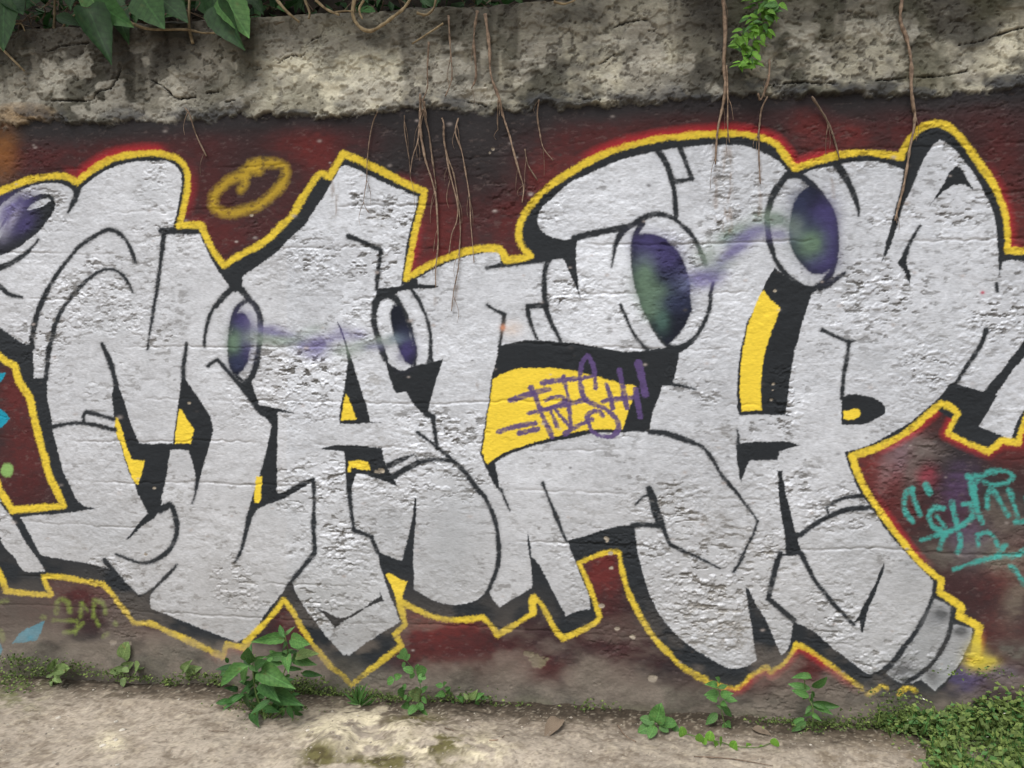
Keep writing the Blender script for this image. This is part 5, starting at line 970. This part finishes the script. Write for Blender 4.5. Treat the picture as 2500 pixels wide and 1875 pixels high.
MOSS += [(330, 1655, 60, 8, 120), (420, 1665, 40, 8, 90), (100, 1640, 80, 10, 180), (950, 1715, 30, 14, 140), (690, 1700, 50, 14, 160)]
ML = [m for m in MOSS for _ in range(int(m[4]*.9))]
def f_moss(i):
    cx, cy, rx, ry, _ = ML[i]; px, py = rng.gauss(cx, rx*.55), rng.gauss(cy, ry*.55); gl = 1648+.065*px
    if py > gl+4: g = on_ground(px, py); p = Vector((g[0], g[1], .02+U(0, .02)))
    else: p = Vector(on_wall(px, py, -.045))
    return p, Vector((U(-1, 1), U(-1, .1), U(-.3, 1))), Vector((U(-.5, .5), -.7, .8)), U(.006, .017), U(.4, .8), rng.choice((0, 0, 0, 1, 1, 3))
tag(cards('moss', len(ML), f_moss, [M['moss'], M['weed_dark'], M['leaf'], M['weed']]), 'moss and tiny weeds along the foot of the wall', 'moss', kind='stuff')

# ------------------------------------------------------------------ litter on the ground
def stone_mesh(seed):
    r_ = random.Random(seed); bm = bmesh.new(); bmesh.ops.create_icosphere(bm, subdivisions=2, radius=.5)
    for v in bm.verts: v.co *= 1+r_.uniform(-.16, .16); v.co.z *= .55
    me = bpy.data.meshes.new('pebble'); bm.to_mesh(me); bm.free(); me.materials.append(M['pebble'])
    for p in me.polygons: p.use_smooth = True
    return me
SM = [stone_mesh(i) for i in range(4)]
def gpt(px, py, dz=0):
    # photo pixel to a point on the bumpy ground
    g = on_ground(px, py)
    for _ in range(3): g = on_ground(px, py, float(ground_h(np.array([g[0]]), np.array([g[1]]))[0]))
    return Vector((g[0], g[1], g[2]+dz))
for q, d, lb in (("D1 745,585", 24, 'oval white pebble lying left of the bushy plant'), ("D1 785,640", 32, 'broad pale pebble just below the oval white pebble'), ("D1 375,560", 28, 'pale pebble on the ground near the left edge'), ("D1 340,630", 14, 'tiny pebble below the pale pebble near the left edge'),
                 ("D1 660,740", 32, 'large pale pebble near the bottom, left one of a touching pair'), ("D1 745,705", 24, 'smaller pale pebble, right one of a touching pair near the bottom'), ("D1 755,862", 20, 'pale pebble at the bottom edge of the picture on the left'), ("D1 1980,640", 22, 'pale pebble on the whitish ground right of the bushy plant'), ("D1 1570,688", 12, 'tiny pebble below the bushy plant'),
                 ("D1 600,380", 14, 'tiny white pebble close to the wall left of the seedling'), ("D1 1150,440", 14, 'tiny white pebble below the drooping sprout'), ("D2 848,575", 13, 'tiny white pebble on bare ground right of the low dark weed'), ("D3 840,735", 17, 'white pebble below the tall drooping weed'), ("D2 1640,775", 12, 'tiny pebble near the bottom right of the dry tan leaf')):
    a, b = P2(q)[0]; o = obj('pebble', rng.choice(SM)); s_ = d*KD*.00155; o.location = gpt(a, b, s_*.05); o.scale = (s_*1.25, s_, s_*.8); o.rotation_euler = (0, 0, U(0, 6))
    tag(o, lb, 'pebble', 'pale pebbles on the ground')
def flat_leaf(base, tip, label, w=.5):
    a = gpt(*P2(base)[0], .006); b = gpt(*P2(tip)[0], .010); th = bpy.data.objects.new('dead_leaf', LEAF['ovate', 'dead', 1]); C.objects.link(th)
    ax = (b-a); L = ax.length; ax.normalize(); n = Vector((.1, -.3, 1)); n = (n-ax*n.dot(ax)).normalized(); x = ax.cross(n)
    th.matrix_world = Matrix.Translation(a)@Matrix((x, ax, n)).transposed().to_4x4()@Matrix.Diagonal((L*w, L, L*.6, 1)); tag(th, label, 'dead leaf')
flat_leaf("D2 1440,580", "D2 1345,690", 'dry tan leaf lying on the ground below the red patch', .38)
flat_leaf("D3 465,640", "D3 590,680", 'curled grey dry leaf near the creeping vine')
dl = bpy.data.objects.new('dead_leaf', LEAF['ovate', 'dead', 0]); C.objects.link(dl); a_ = Vector(on_wall(*P2("T1 1835,140")[0], -.05)); b_ = Vector(on_wall(*P2("T1 1755,160")[0], -.06)); ax_ = (b_-a_); L_ = ax_.length; ax_.normalize(); n_ = Vector((0, -.5, 1)); n_ = (n_-ax_*n_.dot(ax_)).normalized()
dl.matrix_world = Matrix.Translation(a_)@Matrix((ax_.cross(n_), ax_, n_)).transposed().to_4x4()@Matrix.Diagonal((L_*.5, L_, L_, 1)); tag(dl, 'reddish dry leaf resting on the top edge of the wall', 'dead leaf')
for t, w_, lb in (("D3 90,815 330,830 600,876", 7, 'long thin brown twig lying on the ground at lower right'), ("D2 985,710 1040,708 1085,680", 7, 'short curved twig lying left of the dry tan leaf'), ("D2 1810,610 1860,680 1930,720", 7, 'dark bent twig lying left of the round seedling'), ("D2 700,630 760,650", 6, 'tiny dark twig beside the pale rock'), ("D1 1340,650 1470,652", 5, 'thin straight twig lying below the bushy plant')):
    P = [gpt(a, b, .004) for a, b in P2(t)]; tag(obj('twig', tube_mesh('twig', P, w_*KD*.0008, w_*KD*.0005, 6, .2, rng), None, M['root']), lb, 'twig')

def gravel():
    V = []; F = []
    for _ in range(1500):
        px, py = U(-150, 2700), U(1665, 1900)
        if py < 1660+.065*px: continue
        g = on_ground(px, py); z = float(ground_h(np.array([g[0]]), np.array([g[1]]))[0]); r = U(.0015, .0042)*(1 if U(0, 1) < .93 else 1.8); k = len(V)
        for dx, dy, dz in ((1, 0, 0), (0, 1, 0), (-1, 0, 0), (0, -1, 0), (0, 0, 1), (0, 0, -1)):
            V.append((g[0]+dx*r*U(.7, 1.4), g[1]+dy*r*U(.7, 1.3), z+r*.2+dz*r*U(.5, .8)))
        F += [(k, k+1, k+4), (k+1, k+2, k+4), (k+2, k+3, k+4), (k+3, k, k+4), (k+1, k, k+5), (k+2, k+1, k+5), (k+3, k+2, k+5), (k, k+3, k+5)]
    me = bpy.data.meshes.new('gravel'); me.from_pydata(V, [], F); me.update(); return me
tag(obj('gravel', gravel(), None, mat_noise('grey_grit', (.13, .11, .09), (.42, .38, .31), 30, .95, .3)), 'fine grit scattered over the dusty ground', 'gravel', kind='stuff')
